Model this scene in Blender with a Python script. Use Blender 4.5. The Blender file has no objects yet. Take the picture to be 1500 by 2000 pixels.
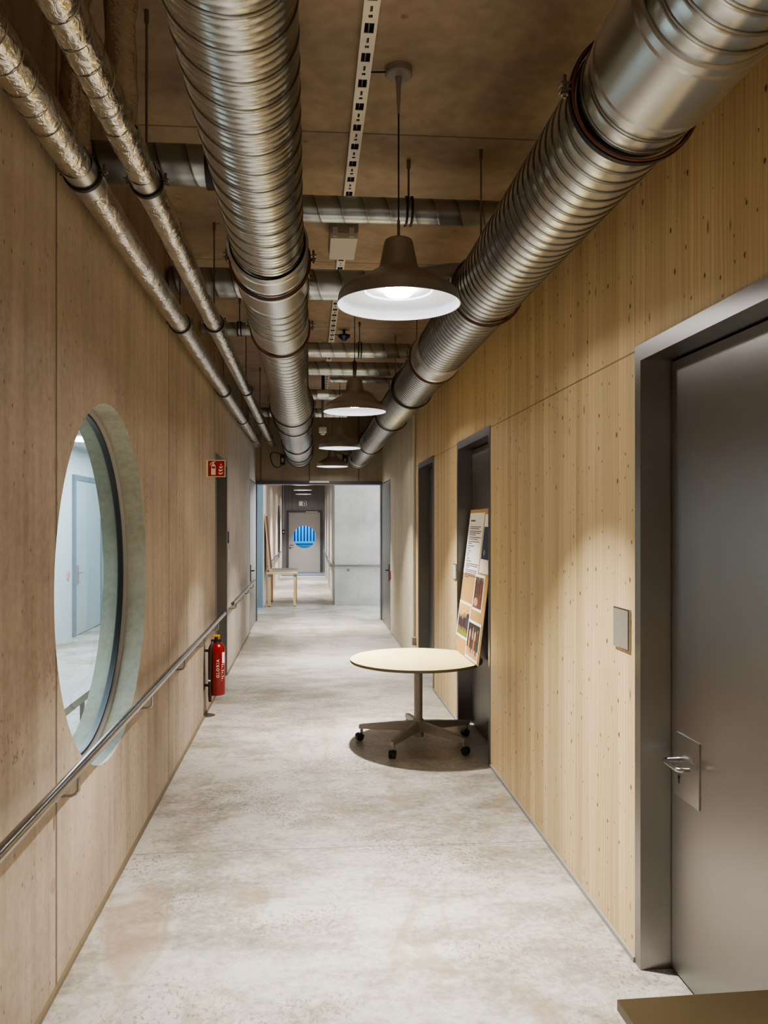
import bpy, bmesh, math, random
from mathutils import Vector, Matrix
random.seed(7)
PI = math.pi
SC = bpy.context.scene
COL = SC.collection
XL, XR, ZC = -0.97, 1.332, 3.8          # left wall, right wall, ceiling
YB, YH, YF = -4.0, 14.6, 28.72          # back wall, header, far wall

# ------------------------------------------------------------------ node helpers
class NT:
    def __init__(s, name):
        s.m = bpy.data.materials.new(name); s.m.use_nodes = True
        s.t = s.m.node_tree; s.t.nodes.clear()
        s.out = s.t.nodes.new('ShaderNodeOutputMaterial')
    def n(s, typ, ins=None, **props):
        nd = s.t.nodes.new(typ)
        for k, v in props.items(): setattr(nd, k, v)
        for k, v in (ins or {}).items():
            sock = nd.inputs[k]
            if isinstance(v, bpy.types.NodeSocket): s.t.links.new(v, sock)
            else: sock.default_value = v
        return nd
    def math(s, op, a, b=0.0, c=0.0):
        return s.n('ShaderNodeMath', {0: a, 1: b, 2: c}, operation=op).outputs[0]
    def mix(s, f, a, b, mode='MIX'):
        nd = s.t.nodes.new('ShaderNodeMix'); nd.data_type = 'RGBA'; nd.blend_type = mode
        for sock, v in ((nd.inputs[0], f), (nd.inputs[6], a), (nd.inputs[7], b)):
            if isinstance(v, bpy.types.NodeSocket): s.t.links.new(v, sock)
            else: sock.default_value = v if not isinstance(v, tuple) or len(v) == 4 else (*v, 1)
        return nd.outputs[2]
    def ramp(s, f, stops):
        nd = s.t.nodes.new('ShaderNodeValToRGB'); s.t.links.new(f, nd.inputs[0])
        e = nd.color_ramp.elements
        while len(e) < len(stops): e.new(0.5)
        for i, (p, c) in enumerate(stops):
            e[i].position = p
            e[i].color = (c, c, c, 1) if not isinstance(c, tuple) else (*c, 1)
        return nd.outputs[0]
    def sstep(s, x, a, b):
        nd = s.n('ShaderNodeMapRange', {0: x, 1: a, 2: b, 3: 0.0, 4: 1.0}, interpolation_type='SMOOTHSTEP')
        return nd.outputs[0]
    def coord(s):
        return s.n('ShaderNodeTexCoord').outputs['Object']
    def xyz(s, v):
        o = s.n('ShaderNodeSeparateXYZ', {0: v}).outputs
        return o[0], o[1], o[2]
    def vec(s, x=0.0, y=0.0, z=0.0):
        return s.n('ShaderNodeCombineXYZ', {0: x, 1: y, 2: z}).outputs[0]
    def scale(s, v, sc):
        return s.n('ShaderNodeVectorMath', {0: v, 1: sc}, operation='MULTIPLY').outputs[0]
    def noise(s, v, scale=1.0, detail=4.0, rough=0.55, dist=0.0):
        return s.n('ShaderNodeTexNoise', {'Vector': v, 'Scale': scale, 'Detail': detail, 'Roughness': rough, 'Distortion': dist}).outputs[0]
    def bump(s, h, strength=0.2, dist=0.01):
        return s.n('ShaderNodeBump', {'Height': h, 'Strength': strength, 'Distance': dist}).outputs[0]
    def pbr(s, col, rough=0.5, metal=0.0, normal=None, **kw):
        ins = {'Base Color': col if isinstance(col, bpy.types.NodeSocket) else (*col, 1), 'Roughness': rough, 'Metallic': metal}
        if normal is not None: ins['Normal'] = normal
        ins.update(kw)
        b = s.n('ShaderNodeBsdfPrincipled', ins)
        s.t.links.new(b.outputs[0], s.out.inputs[0])
        return s.m

def srgb(r, g, b):
    f = lambda c: (c/255/12.92) if c/255 <= 0.04045 else ((c/255+0.055)/1.055)**2.4
    return (f(r), f(g), f(b))

def plain(name, col, rough=0.5, metal=0.0, var=0.06, vs=30.0, **kw):
    t = NT(name); nz = t.noise(t.coord(), vs, 3)
    k = t.ramp(nz, [(0.25, 1-var), (0.75, 1.0)])
    return t.pbr(t.mix(1.0, (*col, 1), k, 'MULTIPLY'), rough, metal, **kw)

def emit(name, col, strength):
    t = NT(name)
    e = t.n('ShaderNodeEmission', {'Color': (*col, 1), 'Strength': strength})
    t.t.links.new(e.outputs[0], t.out.inputs[0]); return t.m

# ------------------------------------------------------------------ materials
def m_wood(name, hi=(228, 205, 163), lo=(200, 173, 129)):
    t = NT(name); x, y, z = t.xyz(t.coord())
    hor = t.math('ADD', y, t.math('MULTIPLY', x, 1.0))
    lam_f = t.math('DIVIDE', hor, 0.092)
    lam = t.math('FLOOR', lam_f)
    wn = t.n('ShaderNodeTexWhiteNoise', {'W': lam}, noise_dimensions='1D').outputs[0]
    zoff = t.math('ADD', z, t.math('MULTIPLY', lam, 3.37))
    warp = t.noise(t.vec(t.math('MULTIPLY', hor, 3.0), 0.0, t.math('MULTIPLY', zoff, 1.2)), 1.0, 2)
    hw = t.math('ADD', hor, t.math('MULTIPLY', warp, 0.05))
    grain = t.noise(t.vec(t.math('MULTIPLY', hw, 70.0), lam, t.math('MULTIPLY', zoff, 0.7)), 1.0, 4, 0.6)
    g = t.ramp(grain, [(0.35, 0.0), (0.68, 1.0)])
    col = t.mix(g, (*srgb(*lo), 1), (*srgb(*hi), 1))
    tint = t.ramp(wn, [(0.0, (0.82, 0.78, 0.71)), (0.5, (0.97, 0.96, 0.94)), (1.0, (1.05, 1.03, 1.0))])
    col = t.mix(1.0, col, tint, 'MULTIPLY')
    # knots
    def knots(sy, sz, thr, pick, seed):
        kv = t.vec(t.math('ADD', t.math('MULTIPLY', hor, sy), seed), t.math('MULTIPLY', z, sz), 0.0)
        vn = t.n('ShaderNodeTexVoronoi', {'Vector': kv, 'Scale': 1.0, 'Randomness': 1.0}, voronoi_dimensions='2D', feature='F1')
        d = t.math('ADD', vn.outputs['Distance'], t.math('MULTIPLY', t.noise(kv, 5.0, 2), 0.05))
        sz_ = t.math('ADD', thr+0.005, t.math('MULTIPLY', t.xyz(vn.outputs['Color'])[1], thr*0.9))
        k = t.math('SUBTRACT', 1.0, t.sstep(t.math('SUBTRACT', d, sz_), 0.0, 0.04))
        pr = t.xyz(vn.outputs['Color'])[0]
        return t.math('MULTIPLY', k, t.math('GREATER_THAN', pr, pick))
    k1 = knots(8.0, 5.5, 0.034, 0.52, 0.3)
    k2 = knots(5.0, 1.7, 0.020, 0.66, 5.1)
    k3 = knots(15.0, 9.0, 0.035, 0.74, 2.7)
    col = t.mix(t.math('MULTIPLY', t.math('MAXIMUM', k1, k3), 0.9), col, (*srgb(92, 58, 30), 1))
    col = t.mix(t.math('MULTIPLY', k2, 0.8), col, (*srgb(128, 82, 42), 1))
    fr = t.math('FRACT', lam_f)
    ln = t.math('LESS_THAN', fr, 0.02)
    col = t.mix(t.math('MULTIPLY', ln, 0.3), col, (*srgb(120, 88, 50), 1))
    jz = t.math('LESS_THAN', t.math('ABSOLUTE', t.math('SUBTRACT', z, 2.5)), 0.0035)
    col = t.mix(t.math('MULTIPLY', jz, 0.7), col, (*srgb(90, 65, 38), 1))
    return t.pbr(col, 0.55, 0.0, t.bump(g, 0.08, 0.002))

def m_concrete(name, hi, lo, seams=(), axis='y', streak=1.0, holes=True, ties=()):
    t = NT(name); x, y, z = t.xyz(t.coord())
    h = y if axis == 'y' else x
    big = t.noise(t.vec(h, 0.0, z), 0.9, 5, 0.6)
    st = t.noise(t.vec(t.math('MULTIPLY', h, 9.0), x, t.math('MULTIPLY', z, 0.5)), 1.0, 5, 0.6)
    fine = t.noise(t.vec(h, x, z), 28.0, 5, 0.65)
    f = t.math('ADD', t.math('MULTIPLY', st, 0.42*streak), t.math('ADD', t.math('MULTIPLY', big, 1.0-0.42*streak), t.math('MULTIPLY', t.math('SUBTRACT', fine, 0.5), 0.25)))
    col = t.mix(t.ramp(f, [(0.33, 0.0), (0.66, 1.0)]), (*srgb(*lo), 1), (*srgb(*hi), 1))
    hgt = fine
    if holes:
        kv = t.vec(t.math('MULTIPLY', h, 11.0), t.math('MULTIPLY', z, 7.0), 0.0)
        vn = t.n('ShaderNodeTexVoronoi', {'Vector': kv, 'Scale': 1.0}, voronoi_dimensions='2D', feature='F1')
        k = t.math('SUBTRACT', 1.0, t.sstep(vn.outputs['Distance'], 0.03, 0.075))
        k = t.math('MULTIPLY', k, t.math('GREATER_THAN', t.xyz(vn.outputs['Color'])[0], 0.62))
        # porous patches
        pt = t.noise(t.vec(h, 3.0, z), 1.3, 2)
        pf = t.noise(t.vec(h, 3.0, t.math('MULTIPLY', z, 0.6)), 45.0, 3, 0.7)
        k2 = t.math('MULTIPLY', t.sstep(pt, 0.62, 0.70), t.sstep(pf, 0.56, 0.62))
        k = t.math('MAXIMUM', k, k2)
        col = t.mix(t.math('MULTIPLY', k, 0.7), col, (*srgb(84, 66, 50), 1))
    s_all = None
    for sy in seams:
        d = t.math('ABSOLUTE', t.math('SUBTRACT', h, sy))
        l = t.math('SUBTRACT', 1.0, t.sstep(d, 0.006, 0.015))
        s_all = l if s_all is None else t.math('MAXIMUM', s_all, l)
    if s_all is not None:
        col = t.mix(t.math('MULTIPLY', s_all, 0.75), col, (*srgb(78, 58, 42), 1))
    for (ty, tz) in ties:
        dv = t.n('ShaderNodeVectorMath', {0: t.vec(h, 0.0, z), 1: (ty, 0, tz)}, operation='DISTANCE').outputs['Value']
        d1 = t.math('SUBTRACT', 1.0, t.sstep(dv, 0.028, 0.034))
        col = t.mix(t.math('MULTIPLY', d1, 0.4), col, (*srgb(128, 106, 90), 1))
    return t.pbr(col, 0.6, 0.0, t.bump(hgt, 0.12, 0.003))

def m_floor():
    t = NT('polished_concrete_floor'); v = t.coord(); x, y, z = t.xyz(v)
    a = t.noise(v, 0.7, 6, 0.62, 0.8)
    b = t.noise(t.vec(t.math('MULTIPLY', x, 1.0), t.math('MULTIPLY', y, 1.7), 3.0), 3.2, 6, 0.65, 0.4)
    c = t.noise(v, 26.0, 6, 0.7)
    f = t.math('ADD', t.math('MULTIPLY', a, 0.46), t.math('ADD', t.math('MULTIPLY', b, 0.34), t.math('MULTIPLY', c, 0.30)))
    col = t.ramp(f, [(0.38, srgb(114, 107, 94)), (0.5, srgb(154, 147, 134)), (0.60, srgb(190, 184, 174))])
    # brown stains
    stn = t.sstep(t.noise(t.vec(t.math('MULTIPLY', x, 1.6), t.math('MULTIPLY', y, 0.8), 9.0), 1.3, 5, 0.7, 1.2), 0.54, 0.68)
    col = t.mix(t.math('MULTIPLY', stn, 0.6), col, (*srgb(150, 128, 104), 1))
    # scuffed speckle along worn areas
    sp = t.math('MULTIPLY', t.sstep(t.noise(v, 1.3, 3), 0.47, 0.60), t.sstep(t.noise(t.vec(x, t.math('MULTIPLY', y, 0.6), 0.0), 55.0, 5, 0.75), 0.51, 0.62))
    col = t.mix(t.math('MULTIPLY', sp, 0.75), col, (*srgb(120, 104, 86), 1))
    wob = t.math('MULTIPLY', t.math('SUBTRACT', t.noise(v, 2.0, 2), 0.5), 0.03)
    s_all = None
    for jy in (4.42, 8.5, 12.6):
        d = t.math('ABSOLUTE', t.math('SUBTRACT', t.math('ADD', y, wob), jy))
        l = t.math('SUBTRACT', 1.0, t.sstep(d, 0.003, 0.008))
        s_all = l if s_all is None else t.math('MAXIMUM', s_all, l)
    col = t.mix(t.math('MULTIPLY', s_all, 0.5), col, (*srgb(120, 104, 88), 1))
    rg = t.ramp(b, [(0.3, 0.30), (0.7, 0.48)])
    return t.pbr(col, rg, 0.0, t.bump(t.math('ADD', c, t.math('MULTIPLY', sp, -0.6)), 0.22, 0.005))

def m_ceiling():
    t = NT('ceiling_formwork_concrete'); v = t.coord(); x, y, z = t.xyz(v)
    a = t.noise(v, 1.4, 6, 0.6, 0.5); c = t.noise(v, 14.0, 4)
    f = t.math('ADD', t.math('MULTIPLY', a, 0.75), t.math('MULTIPLY', c, 0.25))
    col = t.ramp(f, [(0.36, srgb(150, 131, 112)), (0.64, srgb(194, 172, 148))])
    d1 = t.math('ABSOLUTE', t.math('SUBTRACT', t.math('FRACT', t.math('DIVIDE', t.math('SUBTRACT', y, 4.1), 2.05)), 0.5))
    l1 = t.math('GREATER_THAN', d1, 0.4965)
    d2 = t.math('ABSOLUTE', t.math('SUBTRACT', t.math('FRACT', t.math('DIVIDE', t.math('ADD', x, 0.37), 1.25)), 0.5))
    l2 = t.math('GREATER_THAN', d2, 0.496)
    col = t.mix(t.math('MULTIPLY', l1, 0.6), col, (*srgb(62, 46, 34), 1))
    kv = t.n('ShaderNodeTexVoronoi', {'Vector': v, 'Scale': 5.0}, feature='F1')
    k = t.math('MULTIPLY', t.math('SUBTRACT', 1.0, t.sstep(kv.outputs['Distance'], 0.04, 0.12)), t.math('GREATER_THAN', t.xyz(kv.outputs['Color'])[0], 0.7))
    col = t.mix(t.math('MULTIPLY', k, 0.5), col, (*srgb(96, 62, 44), 1))
    return t.pbr(col, 0.65, 0.0, t.bump(a, 0.1, 0.01))

def m_duct(name, base=(0.57, 0.59, 0.60), rough=0.24):
    t = NT(name); v = t.coord()
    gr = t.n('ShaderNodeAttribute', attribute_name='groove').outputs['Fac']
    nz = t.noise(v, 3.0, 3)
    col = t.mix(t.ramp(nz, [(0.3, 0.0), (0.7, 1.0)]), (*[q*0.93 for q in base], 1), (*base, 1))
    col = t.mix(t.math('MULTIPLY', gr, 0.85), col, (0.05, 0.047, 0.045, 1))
    r = t.math('ADD', rough-0.03, t.math('MULTIPLY', nz, 0.08))
    return t.pbr(col, r, 1.0)

def m_foil():
    t = NT('crinkled_foil'); v = t.coord(); x, y, z = t.xyz(v)
    w = t.noise(t.scale(v, (1.0, 0.6, 1.0)), 27.0, 3, 0.6, 1.5)
    w2 = t.noise(v, 9.0, 3, 0.5, 0.8)
    h = t.math('ADD', t.math('MULTIPLY', w, 0.55), w2)
    col = t.mix(w, (0.52, 0.49, 0.45, 1), (0.88, 0.85, 0.80, 1))
    return t.pbr(col, 0.19, 1.0, t.bump(h, 0.5, 0.02))

def m_steel(name, base=(0.36, 0.345, 0.33), rough=0.38, aniso=0.85):
    t = NT(name); v = t.coord()
    r = t.math('ADD', rough-0.03, t.math('MULTIPLY', t.noise(v, 1.1, 2), 0.06))
    nrm = t.n('ShaderNodeNewGeometry').outputs['Normal']
    tg = t.n('ShaderNodeVectorMath', {0: nrm, 1: (0.02, 0.05, 1)}, operation='CROSS_PRODUCT').outputs[0]
    tg = t.n('ShaderNodeVectorMath', {0: tg}, operation='NORMALIZE').outputs[0]
    return t.pbr(base, r, 1.0, Anisotropic=aniso, Tangent=tg)

def m_glass(name, tint=(0.93, 0.97, 0.97), amt=0.10):
    t = NT(name)
    tr = t.n('ShaderNodeBsdfTransparent', {'Color': (*tint, 1)})
    gl = t.n('ShaderNodeBsdfGlossy', {'Color': (1, 1, 1, 1), 'Roughness': 0.02})
    fr = t.n('ShaderNodeFresnel', {'IOR': 1.45})
    f = t.math('ADD', t.math('MULTIPLY', fr.outputs[0], 0.6), amt*0.1)
    mx = t.n('ShaderNodeMixShader', {0: f, 1: tr.outputs[0], 2: gl.outputs[0]})
    t.t.links.new(mx.outputs[0], t.out.inputs[0]); return t.m

def m_grainwood(name, hi, lo, axis=(1, 40, 40), rough=0.4):
    t = NT(name); v = t.coord()
    g = t.noise(t.scale(v, axis), 1.5, 4, 0.6, 0.4)
    col = t.mix(t.ramp(g, [(0.3, 0.0), (0.7, 1.0)]), (*srgb(*lo), 1), (*srgb(*hi), 1))
    return t.pbr(col, rough, 0.0)

M = {}
M['wood'] = m_wood('spruce_board_wall')
M['conc'] = m_concrete('board_marked_concrete', (200, 184, 163), (140, 124, 107), seams=(3.157, 5.629, 6.28, 8.30, 10.78, 11.6, 12.85), ties=((3.15, 2.02), (3.12, 0.42)))
M['conc_end'] = m_concrete('hall_tinted_concrete', (192, 182, 172), (150, 141, 132), seams=(10.78, 11.6, 12.85))  # cool hall light put into the concrete colour
M['conc_right'] = m_concrete('pale_wall_panel', (200, 190, 166), (176, 164, 140), seams=(10.9, 11.5, 12.4), holes=False)
M['conc_grey'] = m_concrete('grey_concrete', (188, 184, 178), (146, 143, 138), axis='x', streak=0.25)
M['header'] = m_concrete('header_panel', (156, 143, 122), (134, 120, 99), seams=(-0.88, 0.0, 0.9), axis='x', holes=False)
M['farwall'] = m_concrete('far_wall_panel', (128, 126, 126), (104, 102, 104), seams=(-0.62,), axis='x', holes=False)
M['cor_l'] = m_concrete('second_corridor_left_wall', (226, 214, 200), (205, 192, 178), holes=False)
M['cor_r'] = m_concrete('second_corridor_right_wall', (196, 194, 192), (150, 148, 148), seams=(19, 20.4, 21.8, 23.2, 24.6, 26), holes=False)
M['reveal'] = m_concrete('stained_window_reveal', (188, 186, 166), (122, 112, 90), axis='y', streak=0.2)
M['floor'] = m_floor(); M['ceil'] = m_ceiling()
M['duct'] = m_duct('spiral_duct_metal'); M['foil'] = m_foil()
M['pipe'] = m_duct('dull_spiral_pipe_metal', (0.42, 0.445, 0.46), 0.34)
M['galv'] = m_duct('galvanised_sheet', (0.57, 0.58, 0.585), 0.30)
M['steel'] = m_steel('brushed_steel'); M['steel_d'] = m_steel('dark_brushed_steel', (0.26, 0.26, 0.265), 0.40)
M['polish'] = m_steel('polished_tube_steel', (0.38, 0.37, 0.36), 0.24, 0.0)
M['rubber'] = plain('black_rubber', (0.012, 0.012, 0.012), 0.5)
M['red_rub'] = plain('reddish_rubber_gasket', (0.16, 0.045, 0.025), 0.5)
M['black'] = plain('black_plastic', (0.015, 0.015, 0.016), 0.4)
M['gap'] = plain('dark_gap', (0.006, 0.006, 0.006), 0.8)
M['bronze'] = plain('taupe_lamp_paint', srgb(172, 167, 162), 0.34, 0.6, 0.06, 14.0)
M['lampin'] = plain('satin_white_reflector', (0.68, 0.72, 0.79), 0.32, 0.35, 0.03)
M['grey'] = plain('grey_plastic', srgb(150, 145, 138), 0.5)
M['lgrey'] = plain('light_grey_plastic', srgb(205, 202, 194), 0.5)
M['white'] = plain('white_paint', srgb(232, 230, 224), 0.5)
M['paper'] = plain('white_paper', srgb(240, 238, 232), 0.7, 0.0, 0.03)
M['railw'] = plain('white_slotted_steel', srgb(226, 220, 208), 0.35, 0.2)
M['rod'] = plain('zinc_rod', (0.30, 0.28, 0.25), 0.4, 0.9)
M['bluegrey'] = plain('blue_grey_tint', srgb(112, 130, 140), 0.5)  # hall daylight tint put into the wall end colour; leg sockets share it
M['doorwhite'] = plain('pale_grey_door_paint', srgb(176, 186, 190), 0.45)
M['frame_d'] = plain('dark_anthracite_paint', srgb(74, 74, 80), 0.4)
M['navy'] = plain('dark_blue_plastic', srgb(34, 40, 84), 0.35)
M['red'] = plain('red_enamel', srgb(130, 10, 9), 0.28, 0.0, 0.1, 8.0)
M['signred'] = plain('sign_red', srgb(172, 30, 32), 0.5)
M['yellow'] = plain('yellow_plastic', srgb(232, 168, 20), 0.4)
M['cream'] = plain('cream_print', srgb(236, 232, 205), 0.6)
M['maple'] = m_grainwood('maple_laminate', (255, 238, 172), (255, 230, 156), (3, 30, 30), 0.32)
M['edge'] = plain('brown_grey_edge', srgb(122, 108, 84), 0.5)
M['tabgrey'] = plain('grey_powder_coat', srgb(158, 152, 144), 0.42, 0.3)
M['olive'] = plain('olive_brown_laminate', srgb(116, 98, 68), 0.45, 0.0, 0.05, 12)
M['birch'] = m_grainwood('birch_wood', (232, 200, 152), (206, 168, 116), (20, 20, 2))
M['birchtop'] = m_grainwood('birch_top', (226, 214, 190), (210, 196, 168), (20, 2, 20))
M['kraft'] = plain('kraft_cardboard', srgb(184, 146, 92), 0.75, 0.0, 0.08, 12)
M['ink'] = plain('grey_ink', srgb(92, 92, 92), 0.7)
M['glass'] = m_glass('window_glass', (0.86, 0.95, 0.96))
M['mat'] = plain('dark_floor_strip', srgb(78, 88, 98), 0.9)
M['slat'] = plain('pale_blue_slat', srgb(70, 205, 255), 0.5)
M['bluewall'] = plain('deep_blue_yard', srgb(0, 84, 190), 0.6)
M['led'] = emit('led_disc', (1.0, 0.97, 0.93), 120.0)
M['discglow'] = emit('disc_glow', (0.95, 0.98, 1.0), 12.0)
for nm, c in (('p_green', (120, 134, 52)), ('p_tan', (222, 178, 112)), ('p_dark', (40, 36, 40)), ('p_blue', (44, 56, 84)),
              ('p_orange', (224, 118, 40)), ('p_skin', (196, 152, 130)), ('p_brown', (112, 72, 54)), ('p_grey', (150, 142, 136)),
              ('p_maroon', (92, 44, 40)), ('p_ltan', (196, 160, 128)), ('p_redor', (206, 84, 50)), ('p_yel', (220, 168, 60))):
    M[nm] = plain(nm + '_print', srgb(*c), 0.6, 0, 0.25, 60)

# ------------------------------------------------------------------ mesh helpers
WORLD = {}
def empty(name, loc, label, cat, group=None, kind=None):
    o = bpy.data.objects.new(name, None); COL.objects.link(o)
    o.location = loc; o.empty_display_size = 0.1
    WORLD[o.name] = Vector(loc); tag(o, label, cat, group, kind)
    return o
def tag(o, label=None, cat=None, group=None, kind=None):
    if label: o['label'] = label
    if cat: o['category'] = cat
    if group: o['group'] = group
    if kind: o['kind'] = kind
    return o
class MB:
    def __init__(s): s.bm = bmesh.new(); s.mi = 0; s.attr = {}
    def v(s, p): return s.bm.verts.new(p)
    def f(s, vs):
        try:
            fc = s.bm.faces.new(vs); fc.material_index = s.mi; return fc
        except ValueError: return None
    def poly(s, pts): s.f([s.v(p) for p in pts]); return s
    def box(s, x0, x1, y0, y1, z0, z1, rot=None, org=None):
        P = [(x, y, z) for x in (x0, x1) for y in (y0, y1) for z in (z0, z1)]
        if rot is not None:
            o = Vector(org or ((x0+x1)/2, (y0+y1)/2, (z0+z1)/2)); P = [o + rot @ (Vector(p)-o) for p in P]
        V = [s.v(p) for p in P]
        for q in ((0, 1, 3, 2), (4, 6, 7, 5), (0, 4, 5, 1), (2, 3, 7, 6), (0, 2, 6, 4), (1, 5, 7, 3)):
            s.f([V[i] for i in q])
        return s
    def ring(s, c, ax, r, n, ref=None):
        ax = Vector(ax).normalized()
        u = Vector(ref) if ref else (Vector((0, 0, 1)) if abs(ax.z) < 0.9 else Vector((1, 0, 0)))
        u = (u - ax*u.dot(ax)).normalized(); w = ax.cross(u)
        return [s.v(Vector(c) + u*(r*math.cos(2*PI*i/n)) + w*(r*math.sin(2*PI*i/n))) for i in range(n)]
    def bridge(s, a, b):
        n = len(a)
        for i in range(n): s.f([a[i], a[(i+1) % n], b[(i+1) % n], b[i]])
    def cyl(s, p0, p1, r0, r1=None, n=16, caps=True):
        r1 = r0 if r1 is None else r1; ax = Vector(p1)-Vector(p0)
        a = s.ring(p0, ax, r0, n); b = s.ring(p1, ax, r1, n); s.bridge(a, b)
        if caps: s.f(list(reversed(a))); s.f(b)
        return s
    def tube(s, pts, r, n=12, caps=True):
        pts = [Vector(p) for p in pts]; rings = []; ref = None
        for i, p in enumerate(pts):
            d = (pts[min(i+1, len(pts)-1)] - pts[max(i-1, 0)]).normalized()
            if ref is None: ref = Vector((0, 0, 1)) if abs(d.z) < 0.9 else Vector((1, 0, 0))
            ref = (ref - d*ref.dot(d)).normalized()
            rings.append(s.ring(p, d, r(i) if callable(r) else r, n, ref))
        for a, b in zip(rings, rings[1:]): s.bridge(a, b)
        if caps: s.f(list(reversed(rings[0]))); s.f(rings[-1])
        return s
    def lathe(s, prof, c=(0, 0, 0), ax=(0, 0, 1), n=48, close=False):
        ax = Vector(ax).normalized(); rings = []
        for (r, h) in prof:
            rings.append(s.ring(Vector(c)+ax*h, ax, max(r, 1e-4), n))
        for a, b in zip(rings, rings[1:]): s.bridge(a, b)
        if close: s.bridge(rings[-1], rings[0])
        return s
    def torus(s, c, ax, R, r, n=48, m=10, ry=None):
        ry = ry or r
        return s.lathe([(R + r*math.cos(2*PI*k/m), ry*math.sin(2*PI*k/m)) for k in range(m)], c, ax, n, True)
    def build(s, name, mats, parent=None, smooth=True, angle=32, origin=None, bevel=0.0):
        bm = s.bm
        bmesh.ops.remove_doubles(bm, verts=bm.verts, dist=1e-6)
        bmesh.ops.recalc_face_normals(bm, faces=bm.faces)
        if bevel: bmesh.ops.bevel(bm, geom=list(bm.edges), offset=bevel, segments=2, affect='EDGES', profile=0.7)
        off = Vector((0, 0, 0))
        if parent is not None: off = WORLD[parent.name]
        elif origin is not None: off = Vector(origin)
        if off.length: bmesh.ops.translate(bm, verts=bm.verts, vec=-off)
        me = bpy.data.meshes.new(name); bm.to_mesh(me); bm.free()
        for m in (mats if isinstance(mats, (list, tuple)) else [mats]): me.materials.append(m)
        if smooth:
            me.polygons.foreach_set('use_smooth', [True]*len(me.polygons))
            me.set_sharp_from_angle(angle=math.radians(angle))
        o = bpy.data.objects.new(name, me); COL.objects.link(o)
        WORLD[o.name] = off
        if parent is not None: o.parent = parent
        elif origin is not None: o.location = off
        return o
def copy_tree(o, parent=None):
    c = o.copy(); COL.objects.link(c); c.parent = parent
    for ch in list(o.children): copy_tree(ch, c)
    return c
def struct(name, mb, mats, label=None, cat=None, **kw):
    o = mb.build(name, mats, **kw); tag(o, label, cat, kind='structure'); return o

def arc(p0, p1, p2, n=6):      # quadratic bend
    p0, p1, p2 = map(Vector, (p0, p1, p2))
    return [p0*(1-t)**2 + p1*2*t*(1-t) + p2*t*t for t in [i/n for i in range(n+1)]]

# ------------------------------------------------------------------ room shell
b = MB(); b.box(-4.6, 4.0, YB-0.3, 31.5, -0.2, 0.0)
struct('floor', b, M['floor'], 'grey polished concrete floor with faint stains', 'floor')
b = MB(); b.box(-4.6, 4.0, YB-0.3, 29.2, ZC, ZC+0.2)
struct('ceiling', b, M['ceil'], 'brown formwork concrete ceiling above the ducts', 'ceiling')
b = MB(); b.box(XL, XR, YB-0.25, YB, 0, ZC)
struct('wall_back', b, M['conc_grey'], 'wall closing the corridor behind the camera', 'wall')

ZD = 2.515
R_OPEN = [(1.90, 3.17), (5.80, 7.12), (8.48, 9.70)]
def wall_boxes(x0, x1, y0, y1, openings):
    b = MB(); y = y0
    for (a, c) in openings:
        if a > y: b.box(x0, x1, y, a, 0, ZC)
        b.box(x0, x1, a, c, ZD, ZC); y = c
    if y < y1: b.box(x0, x1, y, y1, 0, ZC)
    return b
struct('wall_right', wall_boxes(XR, XR+0.3, YB, 10.25, R_OPEN), M['wood'], 'pale spruce board wall with dark knots on the right', 'wall', smooth=False)
NR = (13.10, 14.66)
struct('wall_right_end', wall_boxes(XR, XR+0.3, 10.25, 14.9, [NR]), M['conc_right'], 'plain pale panel wall at the far end on the right', 'wall', smooth=False)

# left wall with round hole
CY_, CZ_, CR = 3.99, 1.51, 0.86
HT = 0.25
LD = (8.386, 9.52); NL = (13.10, 14.66)
b = MB()
y0, y1 = CY_-1.1, CY_+1.1
n = 96
def sq(a):
    dy, dz = math.cos(a), math.sin(a); best = 1e9
    for (d, lo, hi, c) in ((dy, y0, y1, CY_), (dz, 0.0, ZC, CZ_)):
        if d > 1e-9: best = min(best, (hi-c)/d)
        elif d < -1e-9: best = min(best, (lo-c)/d)
    return CY_+dy*best, CZ_+dz*best
angs = sorted(set([2*PI*i/n for i in range(n)] + [math.atan2(z-CZ_, y-CY_) % (2*PI) for y in (y0, y1) for z in (0, ZC)]))
for xx in (XL, XL-HT):
    inn = [b.v((xx, CY_+CR*math.cos(a), CZ_+CR*math.sin(a))) for a in angs]
    out = [b.v((xx, *sq(a))) for a in angs]
    b.bridge(inn, out)
    if xx == XL: i0 = inn
    else: i1 = inn
b.mi = 1; b.bridge(i0, i1); b.mi = 0
for (a, c) in ((YB, y0), (y1, LD[0]), ): b.box(XL-HT, XL, a, c, 0, ZC)
for (a, c) in (LD,): b.box(XL-HT, XL, a, c, ZD, ZC)
struct('wall_left', b, [M['conc'], M['reveal']], 'beige board-marked concrete wall with the round window', 'wall', angle=30)

b = MB(); b.box(XL-HT, XL, LD[1], NL[0], 0, ZC); b.box(XL-HT, XL, NL[1], 14.9, 0, ZC); b.box(XL-HT, XL, NL[0], NL[1], ZD, ZC)
struct('wall_left_end', b, M['conc_end'], 'concrete wall on the left beyond the dark door, coloured greyer for the cool hall light', 'wall', smooth=False)
# niches behind folded back leaves
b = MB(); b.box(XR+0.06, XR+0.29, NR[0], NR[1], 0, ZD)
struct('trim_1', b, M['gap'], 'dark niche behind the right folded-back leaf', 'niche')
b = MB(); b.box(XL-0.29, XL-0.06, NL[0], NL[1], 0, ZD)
struct('trim_2', b, M['gap'], 'dark niche behind the left folded-back leaf', 'niche')

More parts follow.
